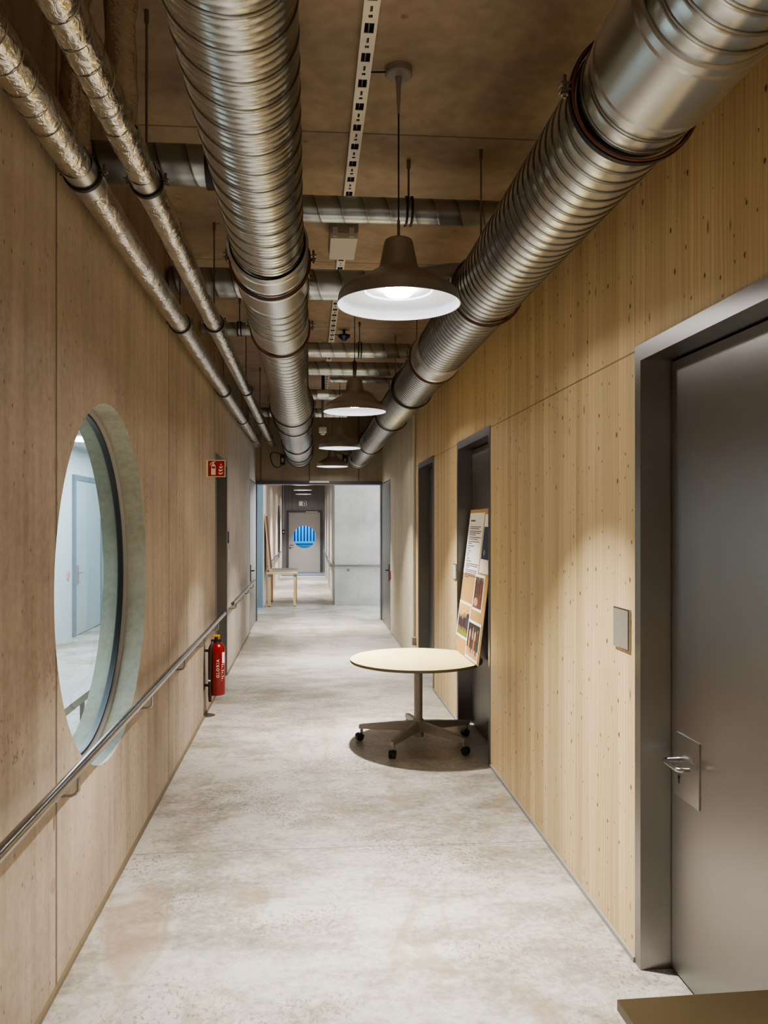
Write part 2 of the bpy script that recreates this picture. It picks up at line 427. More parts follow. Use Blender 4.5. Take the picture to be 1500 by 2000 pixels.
b = MB(); b.box(XL, XR, YH, 14.9, 2.55, ZC)
struct('wall_header', b, M['header'], 'brown panel above the wide passage where the ducts end', 'wall')
b = MB(); b.box(XL, XR, YH-0.03, 14.9, 2.49, 2.55)
b.box(XL-0.0, XL+0.015, YH+0.02, 14.9, 0, 2.49); b.box(XR-0.015, XR, YH+0.02, 14.9, 0, 2.49)
struct('trim_3', b, M['frame_d'], 'dark metal frame head of the wide passage', 'door frame')
b = MB(); b.box(0.0, 0.36, YH-0.075, YH-0.03, 2.515, 2.55)
o = b.build('door_closer', M['lgrey'], origin=(0.18, YH-0.03, 2.53), bevel=0.006)
tag(o, 'pale slim door closer rail on the passage frame head', 'door closer')

# baseboards (thin grey joint strips)
b = MB()
for (a, c) in ((YB, 1.90), (3.17, 5.80), (7.12, 8.48), (9.70, 13.1)): b.box(XR-0.012, XR, a, c, 0, 0.022)
struct('baseboard_right', b, M['grey'], 'thin grey joint strip along the foot of the right wall', 'baseboard')
b = MB()
for (a, c) in ((YB, LD[0]), (LD[1], 13.1)): b.box(XL, XL+0.012, a, c, 0, 0.022)
struct('baseboard_left', b, M['edge'], 'thin grey joint strip along the foot of the left wall', 'baseboard')

# ------------------------------------------------------------------ steel doors in the right wall
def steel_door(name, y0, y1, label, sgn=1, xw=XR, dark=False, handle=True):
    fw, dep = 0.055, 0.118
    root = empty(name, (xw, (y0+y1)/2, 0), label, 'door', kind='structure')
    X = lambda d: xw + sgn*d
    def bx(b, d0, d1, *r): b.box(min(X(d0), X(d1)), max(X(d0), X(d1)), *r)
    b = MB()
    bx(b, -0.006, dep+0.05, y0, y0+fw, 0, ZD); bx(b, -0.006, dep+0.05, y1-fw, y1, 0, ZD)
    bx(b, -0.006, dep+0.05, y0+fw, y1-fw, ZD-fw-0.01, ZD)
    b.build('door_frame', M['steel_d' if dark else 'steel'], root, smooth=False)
    g = 0.007
    b = MB(); bx(b, dep+0.004, dep+0.05, y0+fw+g, y1-fw-g, 0.012, ZD-fw-0.01-g)
    leaf = b.build('door_leaf', M['steel_d' if dark else 'steel'], root, smooth=False)
    b = MB(); bx(b, dep+0.055, dep+0.07, y0+0.01, y1-0.01, 0.0, ZD-0.01)
    b.build('gap_backing', M['gap'], root, smooth=False)
    return root, leaf, dep
d1, leaf1, dep = steel_door('door_1', *R_OPEN[0], 'large brushed steel door with square lever plate, nearest on the right')
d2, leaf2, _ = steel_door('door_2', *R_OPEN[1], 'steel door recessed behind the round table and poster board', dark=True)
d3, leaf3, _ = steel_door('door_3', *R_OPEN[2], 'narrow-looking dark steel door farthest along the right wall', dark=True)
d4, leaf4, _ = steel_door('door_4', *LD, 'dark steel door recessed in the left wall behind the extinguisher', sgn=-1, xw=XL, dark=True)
# handle plate of the near door
xp = XR+dep
b = MB(); b.box(xp-0.002, xp+0.004, 2.874, 3.078, 0.722, 0.972)
pl = b.build('handle_plate', M['steel'], leaf1, bevel=0.0012)
b = MB()
ya, yb, zh = 3.035, 2.895, 0.868
pts = [(xp, ya, zh)] + arc((xp-0.04, ya, zh), (xp-0.068, ya, zh), (xp-0.068, ya-0.03, zh)) + arc((xp-0.068, yb+0.03, zh), (xp-0.068, yb, zh), (xp-0.045, yb, zh)) + [(xp-0.03, yb, zh)]
b.tube(pts, 0.0105, 14)
b.build('lever_handle', M['polish'], leaf1)
b = MB(); b.cyl((xp-0.004, 3.035, 0.80), (xp-0.001, 3.035, 0.80), 0.009, n=16); b.box(xp-0.004, xp-0.001, 3.031, 3.039, 0.775, 0.80)
b.build('keyhole', M['black'], leaf1)
for lf, y, sgn, xw in ((leaf3, 8.62, 1, XR),):
    b = MB(); x = xw+sgn*dep
    b.box(x-0.012, x+0.004, y-0.02, y+0.02, 0.86, 1.06); b.tube([(x-0.01, y, 1.0), (x-0.06, y, 1.0), (x-0.06, y+0.11, 1.0)], 0.010, 10)
    b.build('lever_handle', M['black'], lf)

# folded back leaves at the passage
def passage_leaf(name, x0, x1, yh, label, side):
    root = empty(name, ((x0+x1)/2, 13.9, 0), label, 'door', kind='structure')
    b = MB(); b.box(x0, x1, 13.15, 14.60, 0.008, 2.50); lf = b.build('door_leaf', M['steel'], root, bevel=0.002)
    xf = x0 if side > 0 else x1
    b = MB(); s = -side
    b.box(min(xf, xf+s*0.012), max(xf, xf+s*0.012), 13.23, 13.28, 0.82, 1.10)
    b.tube([(xf, 13.255, 1.0), (xf+s*0.055, 13.255, 1.0), (xf+s*0.055, 13.38, 1.0)], 0.011, 10)
    b.build('lever_handle', M['black'], lf)
    return root
pd = passage_leaf('door_5', XR-0.002, XR+0.055, 13.2, 'grey metal passage leaf folded back against the right wall', 1)
passage_leaf('door_6', XL-0.055, XL+0.002, 13.2, 'grey metal passage leaf folded back against the left wall', -1)
b = MB(); b.box(XR-0.012, XR, 13.01, 13.07, 0.86, 1.0)
o = b.build('door_release_button', M['signred'], origin=(XR, 13.04, 0.93), bevel=0.003); tag(o, 'small red release button beside the right folded-back leaf', 'button')

# ------------------------------------------------------------------ round window
w = empty('window_1', (XL-0.13, CY_, CZ_), 'large round window in the left concrete wall looking into a pale room', 'window', kind='structure')
b = MB(); xg = XL-0.14
b.lathe([(CR, -0.018), (CR-0.036, -0.018), (CR-0.036, 0.012), (CR, 0.012)], (xg, CY_, CZ_), (1, 0, 0), 96, True)
b.build('window_frame', M['black'], w)
b = MB(); b.lathe([(CR, 0.0125), (CR-0.022, 0.0125), (CR-0.014, 0.03), (CR, 0.035)], (xg, CY_, CZ_), (1, 0, 0), 96, True)
b.build('window_gasket', M['grey'], w)
b = MB(); rr = b.ring((xg, CY_, CZ_), (1, 0, 0), CR-0.034, 96); b.f(rr)
b.build('pane', M['glass'], w, smooth=False)

# room behind the round window
b = MB(); b.box(-3.95, -3.70, -1.0, 16.2, 0, 3.0)
struct('wall_side_room', b, plain('side_room_white', srgb(214, 216, 214), 0.6), 'pale wall of the side room seen through the round window', 'wall')
b = MB(); b.box(-3.7, XL-HT, 15.6, 15.8, 0, 3.0); b.box(-3.7, XL-HT, -1.0, -0.8, 0, 3.0)
struct('wall_side_room_end', b, plain('side_room_end', srgb(205, 214, 218), 0.6), 'end walls of the side room behind the round window', 'wall')
b = MB(); b.box(-3.7, XL-HT, -0.8, 15.6, 3.0, 3.1)
struct('ceiling_side_room', b, plain('side_room_ceiling', srgb(214, 220, 222), 0.7), 'pale ceiling of the side room', 'ceiling')
r = empty('door_7', (-3.69, 13.5, 0), 'pale grey door in the side room seen through the round window', 'door', kind='structure')
b = MB()
b.box(-3.70, -3.66, 12.82, 12.92, 0, 2.55); b.box(-3.70, -3.66, 14.42, 14.52, 0, 2.55); b.box(-3.70, -3.66, 12.92, 14.42, 2.47, 2.55)
b.build('door_frame', plain('side_frame_grey', srgb(120, 130, 140), 0.4), r, smooth=False)
b = MB(); b.box(-3.70, -3.675, 12.92, 14.42, 0.01, 2.47); lf = b.build('door_leaf', M['doorwhite'], r, smooth=False)
b = MB(); b.box(-3.675, -3.66, 12.98, 13.06, 0.82, 1.12); b.tube([(-3.67, 13.02, 1.0), (-3.61, 13.02, 1.0), (-3.61, 13.17, 1.0)], 0.012, 10)
b.build('lever_handle', M['grey'], lf)
b = MB(); b.box(-3.70, -3.68, 12.55, 12.65, 0.93, 1.05)
o = b.build('wall_switch', plain('pinkish_switch', srgb(216, 170, 160), 0.5), origin=(-3.7, 12.6, 1.0), bevel=0.004); tag(o, 'small pinkish wall button left of the side room door', 'wall switch')
r = empty('bench', (-1.75, 6.2, 0), 'long grey bench in the side room behind the round window', 'bench')
b = MB(); b.box(-1.99, -1.70, 4.4, 8.2, 0.44, 0.50); b.build('seat', M['grey'], r, bevel=0.004)
for y in (4.7, 6.3, 7.9):
    for x in (-1.95, -1.76):
        b = MB(); b.box(x, x+0.03, y, y+0.03, 0, 0.44); b.build('leg', M['grey'], r, smooth=False)
r = empty('glowing_disc', (-3.1, 11.2, 3.0), 'glowing round disc under the side room ceiling seen at the top of the window', 'ceiling light')  # round disc with a glowing face under the side room ceiling
b = MB(); b.lathe([(0.0, 0.0), (0.27, 0.0), (0.30, -0.03), (0.30, -0.07)], (-3.1, 11.2, 3.0), n=40); b.build('housing', M['white'], r)
b = MB(); b.lathe([(0.295, -0.07), (0.2, -0.085), (0.0, -0.09)], (-3.1, 11.2, 3.0), n=40); b.build('disc_face', M['discglow'], r)

# ------------------------------------------------------------------ cross hall, second corridor
b = MB(); b.box(0.55, 0.80, 17.40, 28.72, 0, ZC); struct('wall_corridor_right', b, M['cor_r'], 'grey panelled right wall of the second corridor', 'wall')
b = MB(); b.box(0.801, 3.6, 17.40, 17.65, 0, ZC); b.box(0.55, 0.801, 17.395, 17.40, 0, ZC)
struct('wall_concrete', b, M['conc_grey'], 'pitted grey concrete wall with rail beyond the passage', 'wall')
b = MB(); b.box(XL-0.25, XL, 17.05, 28.72, 0, ZC); struct('wall_corridor_left', b, M['cor_l'], 'pale left wall of the second corridor', 'wall')
b = MB(); b.box(-3.0, XL-0.02, 16.93, 17.05, 0, ZC); struct('wall_hall_left', b, M['bluegrey'], 'wall end left of the passage, coloured bluish for the hall daylight', 'wall')
b = MB(); b.box(-3.2, -3.0, 15.8, 17.05, 0, ZC); b.box(3.4, 3.6, 14.9, 17.4, 0, ZC); b.box(-3.2, XL-HT, 15.8, 15.9, 0, ZC); b.box(XR+0.3, 3.6, 14.8, 14.9, 0, ZC)
struct('wall_hall_end', b, M['white'], 'hidden side walls of the cross hall', 'wall')
# far wall with door hole
fx0, fx1, fz = -0.807, 0.454, 2.22
b = MB(); b.box(XL-0.2, fx0, YF, YF+0.2, 0, ZC); b.box(fx1, 0.6, YF, YF+0.2, 0, ZC); b.box(fx0, fx1, YF, YF+0.2, fz, ZC)
struct('wall_far', b, M['farwall'], 'grey panel wall at the far end of the second corridor', 'wall', smooth=False)
r = empty('door_8', (-0.177, YF, 0), 'grey far end door with round bluish window', 'door', kind='structure')
b = MB(); fw = 0.07
b.box(fx0, fx0+fw, YF-0.03, YF+0.1, 0, fz); b.box(fx1-fw, fx1, YF-0.03, YF+0.1, 0, fz); b.box(fx0+fw, fx1-fw, YF-0.03, YF+0.1, fz-fw, fz)
b.build('door_frame', M['frame_d'], r, smooth=False)
wc = (-0.177, 1.27); wr = 0.405
b = MB(); lx0, lx1, lz0, lz1 = fx0+fw, fx1-fw, 0.02, fz-fw
nn = 64
def sq2(a):
    dx, dz = math.cos(a), math.sin(a); best = 1e9
    for (d, lo, hi, c) in ((dx, lx0, lx1, wc[0]), (dz, lz0, lz1, wc[1])):
        if d > 1e-9: best = min(best, (hi-c)/d)
        elif d < -1e-9: best = min(best, (lo-c)/d)
    return wc[0]+dx*best, wc[1]+dz*best
aa = sorted(set([2*PI*i/nn for i in range(nn)] + [math.atan2(z-wc[1], x-wc[0]) % (2*PI) for x in (lx0, lx1) for z in (lz0, lz1)]))
prev = None
for yy in (YF+0.01, YF+0.06):
    inn = [b.v((wc[0]+wr*math.cos(a), yy, wc[1]+wr*math.sin(a))) for a in aa]
    out = [b.v((sq2(a)[0], yy, sq2(a)[1])) for a in aa]
    b.bridge(inn, out)
    if prev: b.bridge(prev[0], inn); b.bridge(prev[1], out)
    prev = (inn, out)
lf = b.build('door_leaf', plain('far_door_grey', srgb(166, 162, 158), 0.45), r)
b = MB(); b.f(b.ring((wc[0], YF+0.035, wc[1]), (0, 1, 0), wr, 64)); b.build('pane', M['glass'], lf, smooth=False)
b = MB(); b.tube([(-0.69, YF+0.01, 0.98), (-0.69, YF-0.05, 0.98), (-0.56, YF-0.05, 0.98)], 0.012, 10); b.box(-0.72, -0.66, YF, YF+0.012, 0.86, 0.90); b.build('lever_handle', M['black'], lf)
b = MB(); b.box(-0.13, 0.30, YF-0.045, YF-0.03, 2.155, 2.185); b.build('closer_rail', M['lgrey'], r, smooth=False)
# yard beyond the far door
r = empty('slatted_screen', (-0.18, 30.2, 0), 'pale blue vertical slats seen through the far round window', 'screen')
for i in range(15):
    x = -1.0 + i*0.12
    b = MB(); b.box(x, x+0.055, 30.2, 30.24, 1.08, 2.6); b.build('slat', M['slat'], r, smooth=False)
b = MB(); b.box(-1.05, 0.75, 30.18, 30.26, 1.0, 1.08); b.build('rail', M['slat'], r, smooth=False)
b = MB(); b.box(-1.05, 0.75, 30.2, 30.24, 0, 1.0); b.build('lower_panel', plain('blue_panel', srgb(96, 160, 216), 0.5, 0, 0.4, 6), r, smooth=False)
b = MB(); b.box(-1.6, 1.4, 31.0, 31.1, 0, 3.2); struct('wall_yard', b, M['bluewall'], 'blue background behind the slats beyond the far door', 'wall')

b = MB(); b.box(-0.95, 0.53, 26.9, 28.6, 0, 0.012)  # thin dark grey slab across the floor before the far door
o = b.build('floor_strip', M['mat'], origin=(-0.2, 27.7, 0)); tag(o, 'dark grey floor strip in front of the far door', 'floor mat')
# exit sign
r = empty('exit_sign', (-0.235, YF, 2.47), 'small pale escape sign on the wall above the far door', 'sign')
b = MB(); b.box(-0.37, -0.10, YF-0.02, YF, 2.39, 2.55); b.build('panel', M['paper'], r, smooth=False)
b = MB(); b.box(-0.235, -0.125, YF-0.023, YF-0.02, 2.405, 2.535); b.build('pictogram', M['p_dark'], r, smooth=False)
b = MB(); yy = YF-0.0245
b.poly([(-0.205, yy, 2.415), (-0.155, yy, 2.415), (-0.155, yy, 2.50), (-0.205, yy, 2.525)]); b.build('door_symbol', M['lgrey'], r, smooth=False)
r = empty('card_reader', (-0.935, YF, 1.45), 'black square card reader with white centre left of the far door', 'card reader')
b = MB(); b.box(-0.965, -0.875, YF-0.03, YF, 1.38, 1.53); b.build('housing', M['black'], r, bevel=0.005)
b = MB(); b.box(-0.94, -0.90, YF-0.034, YF-0.03, 1.42, 1.48); b.build('button', M['paper'], r, smooth=False)
b = MB(); b.cyl((-0.925, YF-0.015, 1.53), (-0.925, YF-0.015, 3.79), 0.015, n=10)
o = b.build('conduit', M['lgrey'], origin=(-0.925, YF-0.015, 1.53)); tag(o, 'thin vertical conduit running up above the black card reader', 'conduit')
b = MB(); b.box(0.525, 0.55, 26.6, 26.72, 0.12, 0.22)
o = b.build('wall_socket', M['white'], origin=(0.55, 26.66, 0.17), bevel=0.005); tag(o, 'small white socket low on the second corridor right wall', 'socket')
r = empty('window_2', (XL, 24.6, 1.5), 'dark round window seen edge-on in the second corridor left wall', 'window', kind='structure')
b = MB(); b.lathe([(0.83, 0.0), (0.83, 0.02), (0.74, 0.02), (0.74, 0.0)], (XL, 25.4, 1.5), (1, 0, 0), 64, True); b.build('window_frame', M['frame_d'], r)
b = MB(); b.f(b.ring((XL+0.006, 25.4, 1.5), (1, 0, 0), 0.74, 64)); b.build('pane', plain('dark_glass', (0.02, 0.03, 0.03), 0.1), r, smooth=False)

# ------------------------------------------------------------------ handrails
def handrail(label, axis, fixed, a, c, z, spots, wall, sgn, r=0.021, arm=0.0):
    """axis 'y': rail along y at x=fixed, wall plane x=wall; axis 'x': along x at y=fixed."""
    P = (lambda t, off, zz: (fixed+off, t, zz)) if axis == 'y' else (lambda t, off, zz: (t, fixed+off, zz))
    root = empty('handrail', P((a+c)/2, 0, z), label, 'handrail')
    b = MB(); b.tube([P(a, 0, z), P(c, 0, z)], r, 20); b.build('rail', M['polish'], root)
    for t in spots:
        b = MB(); wo = wall-fixed
        dz = 0.10
        pts = [P(t, 0, z-r*0.8)] + [P(t, 0, z-dz+0.02)] + [P(t, wo*0.12, z-dz+0.006), P(t, wo*0.3, z-dz), P(t, wo, z-dz)]
        b.tube(pts, 0.007, 10)
        wx = P(t, wo, z-dz); wx2 = P(t, wo*0.92, z-dz)
        b.cyl(wx2, wx, 0.026, n=20)
        b.build('bracket', M['polish'], root)
    return root
handrail('long steel handrail on the left wall below the round window', 'y', -0.885, -1.0, 8.42, 0.850, (1.7, 3.15, 4.60, 5.78, 6.82, 7.87), XL, -1)
handrail('short steel handrail on the left wall beyond the extinguisher', 'y', -0.885, 9.36, 13.05, 0.855, (9.75, 10.8, 11.8, 12.8), XL, -1)
handrail('steel handrail on the left wall behind the far small table', 'y', -0.90, 18.4, 25.2, 0.875, (18.6, 20.5, 22.4, 24.8), XL, -1)
handrail('steel handrail on the right wall of the second corridor', 'y', 0.48, 17.4, 27.0, 0.855, (19.0, 21.5, 24.0, 26.5), 0.55, 1)
handrail('steel handrail across the pitted grey concrete wall', 'x', 17.33, 0.48, 3.3, 0.855, (0.85, 2.2), 17.395, 1)

# ------------------------------------------------------------------ ducts
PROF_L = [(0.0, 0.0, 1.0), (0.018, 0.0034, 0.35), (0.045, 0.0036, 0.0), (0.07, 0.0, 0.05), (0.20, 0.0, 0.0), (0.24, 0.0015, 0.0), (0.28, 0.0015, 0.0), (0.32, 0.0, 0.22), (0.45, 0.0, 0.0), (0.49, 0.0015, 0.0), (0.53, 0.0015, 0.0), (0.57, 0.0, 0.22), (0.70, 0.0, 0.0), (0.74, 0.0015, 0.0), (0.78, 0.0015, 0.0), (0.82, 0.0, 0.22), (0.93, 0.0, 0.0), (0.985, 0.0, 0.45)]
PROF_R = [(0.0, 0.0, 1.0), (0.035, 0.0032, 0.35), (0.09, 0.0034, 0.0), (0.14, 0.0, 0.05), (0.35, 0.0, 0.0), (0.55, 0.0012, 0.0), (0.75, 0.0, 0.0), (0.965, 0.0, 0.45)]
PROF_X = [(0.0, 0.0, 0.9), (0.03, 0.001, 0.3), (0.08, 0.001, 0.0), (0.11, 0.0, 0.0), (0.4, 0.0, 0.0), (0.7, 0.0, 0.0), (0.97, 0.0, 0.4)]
def spiral(b, at, R, y0, y1, pitch, prof, nseg=56, hand=1):
    """helically seamed tube; at(y, r, th) gives the point; rows follow the helix so that seams stay crisp"""
    gl = b.bm.verts.layers.float.get('groove') or b.bm.verts.layers.float.new('groove')
    per = len(prof); turns = int(math.ceil((y1-y0)/pitch))+1; nr = turns*per; rows = []
    for j in range(nr+1):
        fr, dr, gv = prof[j % per]; row = []
        for i in range(nseg):
            y = y0 + pitch*(j//per - 1 + fr + i/nseg); y = min(max(y, y0), y1)
            v = b.v(at(y, R(y)+dr, hand*2*PI*i/nseg)); v[gl] = gv; row.append(v)
        rows.append(row)
    for j in range(nr):
        for i in range(nseg-1): b.f([rows[j][i], rows[j][i+1], rows[j+1][i+1], rows[j+1][i]])
        k = j+per
        if k+1 <= nr: b.f([rows[j][nseg-1], rows[k][0], rows[k+1][0], rows[j+1][nseg-1]])
    return b
def along_y(xc, zc): return lambda y, r, th: (xc + r*math.sin(th), y, zc + r*math.cos(th))
def clamp(parent, xc, zc, y, R, mat='rubber', second='red_rub', double=True, ears=True):
    b = MB()
    b.lathe([(R+0.001, -0.009), (R+0.013, -0.009), (R+0.013, 0.009), (R+0.001, 0.009)], (xc, y, zc), (0, 1, 0), 56, True)
    cl = b.build('clamp_ring', M[mat], parent)
    b = MB(); b.torus((xc, y-0.0145, zc), (0, 1, 0), R+0.007, 0.0038, 56, 8); b.build('gasket', M[second], cl)
    if ears:
        for s in (-1, 1):
            b = MB(); x = xc+s*(R+0.02)
            b.box(x-0.018, x+0.018, y-0.014, y+0.014, zc+0.022, zc+0.027); b.box(x-0.018, x+0.018, y-0.014, y+0.014, zc+0.005, zc+0.010)
            b.cyl((x+s*0.004, y, zc-0.012), (x+s*0.004, y, zc+0.05), 0.005, n=8); b.cyl((x+s*0.004, y, zc-0.004), (x+s*0.004, y, zc+0.004), 0.011, n=6)
            b.build('bolt', M['rod'], cl)
    return cl
def sleeve(parent, xc, zc, y0, y1, R):
    b = MB()
    b.lathe([(R-0.004, y0), (R+0.005, y0+0.004), (R+0.005, y0+0.03), (R+0.009, y0+0.036), (R+0.005, y0+0.042), (R+0.005, y1-0.042), (R+0.009, y1-0.036), (R+0.005, y1-0.03), (R+0.005, y1-0.004), (R-0.004, y1)], (xc, 0, zc), (0, 1, 0), 64)
    o = b.build('coupling_sleeve', M['galv'], parent)
    th0 = -2.9
    return o
def rodpart(parent, x, y, z0, z1, r=0.005):
    b = MB(); b.cyl((x, y, z0), (x, y, z1), r, n=8); b.cyl((x, y, z1-0.05), (x, y, z1), r*1.9, n=8)
    return b.build('hanger_rod', M['rod'], parent)

# left ventilation duct
LX, LZ = -0.183, 3.026
def RL(y):
    def sm(a, c, t): t = min(1, max(0, (y-a)/(c-a))); return t*t*(3-2*t)
    return 0.156 + 0.016*sm(3.45, 3.72, 0) + 0.044*sm(7.2, 8.3, 0) + 0.008*sm(12, 14, 0)
root = empty('ventilation_duct', (LX, 5.0, LZ), 'long spiral steel duct left of the pendant lamps', 'duct')
b = MB(); spiral(b, along_y(LX, LZ), RL, -3.95, YH+0.2, 0.13, PROF_L, hand=-1); b.build('duct_tube', M['duct'], root, angle=50)
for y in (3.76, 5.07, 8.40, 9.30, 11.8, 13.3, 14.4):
    cl = clamp(root, LX, LZ, y, RL(y)+0.006, second='red_rub' if y < 6 else 'rubber')
for (a, c) in ((3.52, 3.74), (4.72, 5.05), (3.80, 4.12), (11.83, 14.35)):
    sleeve(root, LX, LZ, a, c, max(RL(a), RL(c)))
for y in (3.76, 5.07, 8.40):
    rodpart(root, LX, y, LZ+RL(y)+0.01, ZC)

# right ventilation duct
RX, RZ, RR = 0.879, 2.952, 0.166
root = empty('ventilation_duct', (RX, 5.0, RZ), 'long spiral steel duct hanging beside the right spruce wall', 'duct')
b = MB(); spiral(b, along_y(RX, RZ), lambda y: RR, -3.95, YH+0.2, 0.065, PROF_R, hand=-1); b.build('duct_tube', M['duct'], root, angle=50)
for y in (2.10, 3.90, 5.56, 6.80, 8.50, 11.4, 14.4):
    clamp(root, RX, RZ, y, RR+0.005, second='red_rub' if y < 6 else 'rubber')
for (a, c) in ((1.66, 1.97), (5.22, 5.545), (1.18, 1.40), (14.0, 14.38)): sleeve(root, RX, RZ, a, c, RR+0.003)
for y in (2.10, 4.23, 6.80, 8.50): rodpart(root, RX+0.04, y, RZ+RR-0.002, ZC)

b = MB(); b.tube([(0.475, 4.16, 3.035)] + arc((0.49, 4.16, 3.037), (0.82, 4.22, 3.13), (0.83, 4.0, 3.02), 12), 0.079, 32); b.build('branch_elbow', M['pipe'], root, angle=60)
# actuators at the far ends of both ducts
def actuator(x, y, z, s, label):
    root = empty('damper_actuator', (x, y, z), label, 'actuator')
    b = MB(); b.box(x-0.045, x+0.045, y-0.06, y+0.06, z-0.09, z+0.09); b.build('housing', M['black'], root, bevel=0.008)
    b = MB(); b.tube(arc((x, y, z+0.09), (x+s*0.28, y, z+0.22), (x+s*0.2, y, z-0.02), 10) + arc((x+s*0.2, y, z-0.02), (x+s*0.14, y, z-0.2), (x, y, z-0.09), 8)[1:], 0.009, 8); b.build('cable', M['rubber'], root)
    b = MB(); b.box(x-0.02, x+0.02, y-0.066, y-0.06, z-0.04, z+0.03); b.build('plate', M['grey'], root, smooth=False)
actuator(-0.47, 14.2, 2.90, -1, 'black damper actuator with looped cable beside the left duct end')
actuator(0.63, 14.2, 2.90, -1, 'black damper actuator with looped cable beside the right duct end')

# foil wrapped pipes
def foil_pipe(x, z, R, yend, clamps, label, side):
    root = empty('insulated_pipe', (x, 6.0, z), label, 'pipe', 'foil-wrapped pipes under the ceiling')
    b = MB(); rnd = random.Random(int(x*1000)); n = 26; rows = []
    ny = 330
    for j in range(ny+1):
        y = -3.8 + (yend+3.8)*j/ny; row = []
        for i in range(n):
            th = 2*PI*i/n
            k = R + 0.0022*(rnd.random()-0.5) + 0.0016*math.sin(y*23+3*th)
            row.append(b.v((x+k*math.sin(th), y, z+k*math.cos(th))))
        rows.append(row)
    for a, c in zip(rows, rows[1:]): b.bridge(a, c)
    b.f(list(reversed(rows[0])))
    # turn-up at the far end
    up = [rows[-1]]
    for k in range(1, 7):
        a = PI/2*k/6; c = Vector((x, yend+0.09*math.sin(a), z+0.09*(1-math.cos(a)))); d = Vector((0, math.cos(a), math.sin(a)))
        up.append(b.ring(c, d, R, n, (0, 0, 1) if abs(d.z) < 0.99 else (0, -1, 0)))
    b.build('foil_wrap', M['foil'], root, angle=60)
    # wire spiral on the near part
    b = MB(); pts = []
    for k in range(700):
        y = -0.6 + 3.4*k/699; th = y/0.12*2*PI
        pts.append((x+(R+0.0015)*math.sin(th), y, z+(R+0.0015)*math.cos(th)))
    b.tube(pts, 0.0014, 5); b.build('tie_wire', M['rod'], root)
    for y in clamps:
        b = MB(); b.lathe([(R+0.0005, y-0.10 if y < 4 else y-0.03), (R+0.0022, y-0.10 if y < 4 else y-0.03), (R+0.0022, y+0.10 if y < 4 else y+0.06), (R+0.0005, y+0.10 if y < 4 else y+0.06)], (x, 0, z), (0, 1, 0), 40, True)
        b.build('band', M['galv'], root)
        b = MB(); b.lathe([(R+0.001, -0.011), (R+0.010, -0.011), (R+0.010, 0.011), (R+0.001, 0.011)], (x, y, z), (0, 1, 0), 48, True)
        cl = b.build('clamp_ring', M['rubber'], root)
        for s in (-1, 1):
            b = MB(); xx = x+s*(R+0.018); b.box(xx-0.014, xx+0.014, y-0.012, y+0.012, z+0.006, z+0.011); b.cyl((xx, y, z-0.012), (xx, y, z+0.036), 0.0045, n=8); b.cyl((xx, y, z-0.002), (xx, y, z+0.006), 0.01, n=6)
            b.build('bolt', M['rod'], cl)
        rodpart(root, x, y, z+R+0.008, ZC)
    # crumpled foil branch going up
    b = MB(); yb = 3.02 if side < 0 else 2.75
    rows = []
    for k in range(14):
        zz = z + (ZC-z)*k/13; rk = 0.048 + 0.012*rnd.random()
        rows.append([b.v((x+rk*(1+0.18*(rnd.random()-.5))*math.cos(2*PI*i/18), yb+rk*(1+0.18*(rnd.random()-.5))*math.sin(2*PI*i/18), zz)) for i in range(18)])
    for a, c in zip(rows, rows[1:]): b.bridge(a, c)
    b.build('riser', M['foil'], root, angle=60)
    return root
foil_pipe(-0.862, 3.13, 0.062, 13.7, (3.12, 5.42, 8.15, 10.4, 12.7), 'foil-wrapped pipe close against the left wall', -1)
foil_pipe(-0.634, 3.13, 0.055, 13.9, (3.18, 5.40, 8.10, 10.4, 12.7), 'foil-wrapped pipe between the wall-hugging pipe and left duct', 1)

# cross pipes
def cross_pipe(x0, x1, y, z, R, label, clampx=None, elbow=None, collar=None, pitch=0.13, drop=None):
    root = empty('cross_pipe', ((x0+x1)/2, y, z), label, 'pipe', 'spiral pipes crossing under the ceiling')
    b = MB(); spiral(b, lambda t, r, th: (t, y+r*math.sin(th), z+r*math.cos(th)), lambda t: R, x0, x1, pitch, PROF_X, 40, -1)
    b.build('tube', M['pipe'], root, angle=50)
    if elbow:
        b = MB(); b.tube(elbow, R*1.02, 28); e = b.build('elbow', M['galv'], root, angle=60)
    if collar is not None:
        b = MB(); b.lathe([(R, -0.015), (R+0.014, -0.015), (R+0.014, 0.015), (R, 0.015)], (collar, y, z), (1, 0, 0), 40, True); b.build('collar', M['rubber'], root)
    if clampx is not None:
        b = MB()
        for dx in (-0.014, 0.014): b.lathe([(R, dx-0.006), (R+0.010, dx-0.006), (R+0.010, dx+0.006), (R, dx+0.006)], (clampx, y, z), (1, 0, 0), 40, True)
        b.build('clamp_ring', M['rubber'], root)
        rodpart(root, clampx, y, z+R+0.005, ZC, 0.006)
    return root
cross_pipe(-0.26, 1.30, 4.38, 3.515, 0.070, 'spiral cross pipe above the first pendant lamp, nearest of those right of the left duct', clampx=0.546)
cross_pipe(-0.95, -0.40, 3.60, 3.385, 0.088, 'thick cross pipe above both foil pipes, nearest to the camera', collar=-0.44)
cross_pipe(-0.95, -0.12, 5.60, 3.46, 0.100, 'thick cross pipe passing above the left duct behind the first lamp', clampx=None)
cross_pipe(-0.95, -0.2, 7.20, 3.525, 0.058, 'slim cross pipe on the left side with black double clamp', clampx=-0.62)
cross_pipe(-0.20, 1.30, 7.96, 3.515, 0.073, 'spiral cross pipe just behind the dark blue cone', clampx=0.50)
cross_pipe(-0.20, 1.25, 8.90, 3.511, 0.076, 'spiral cross pipe second behind the dark blue cone', clampx=0.50)
cross_pipe(0.25, 1.25, 9.70, 3.53, 0.035, 'thinnest pale cross pipe, third behind the dark blue cone')
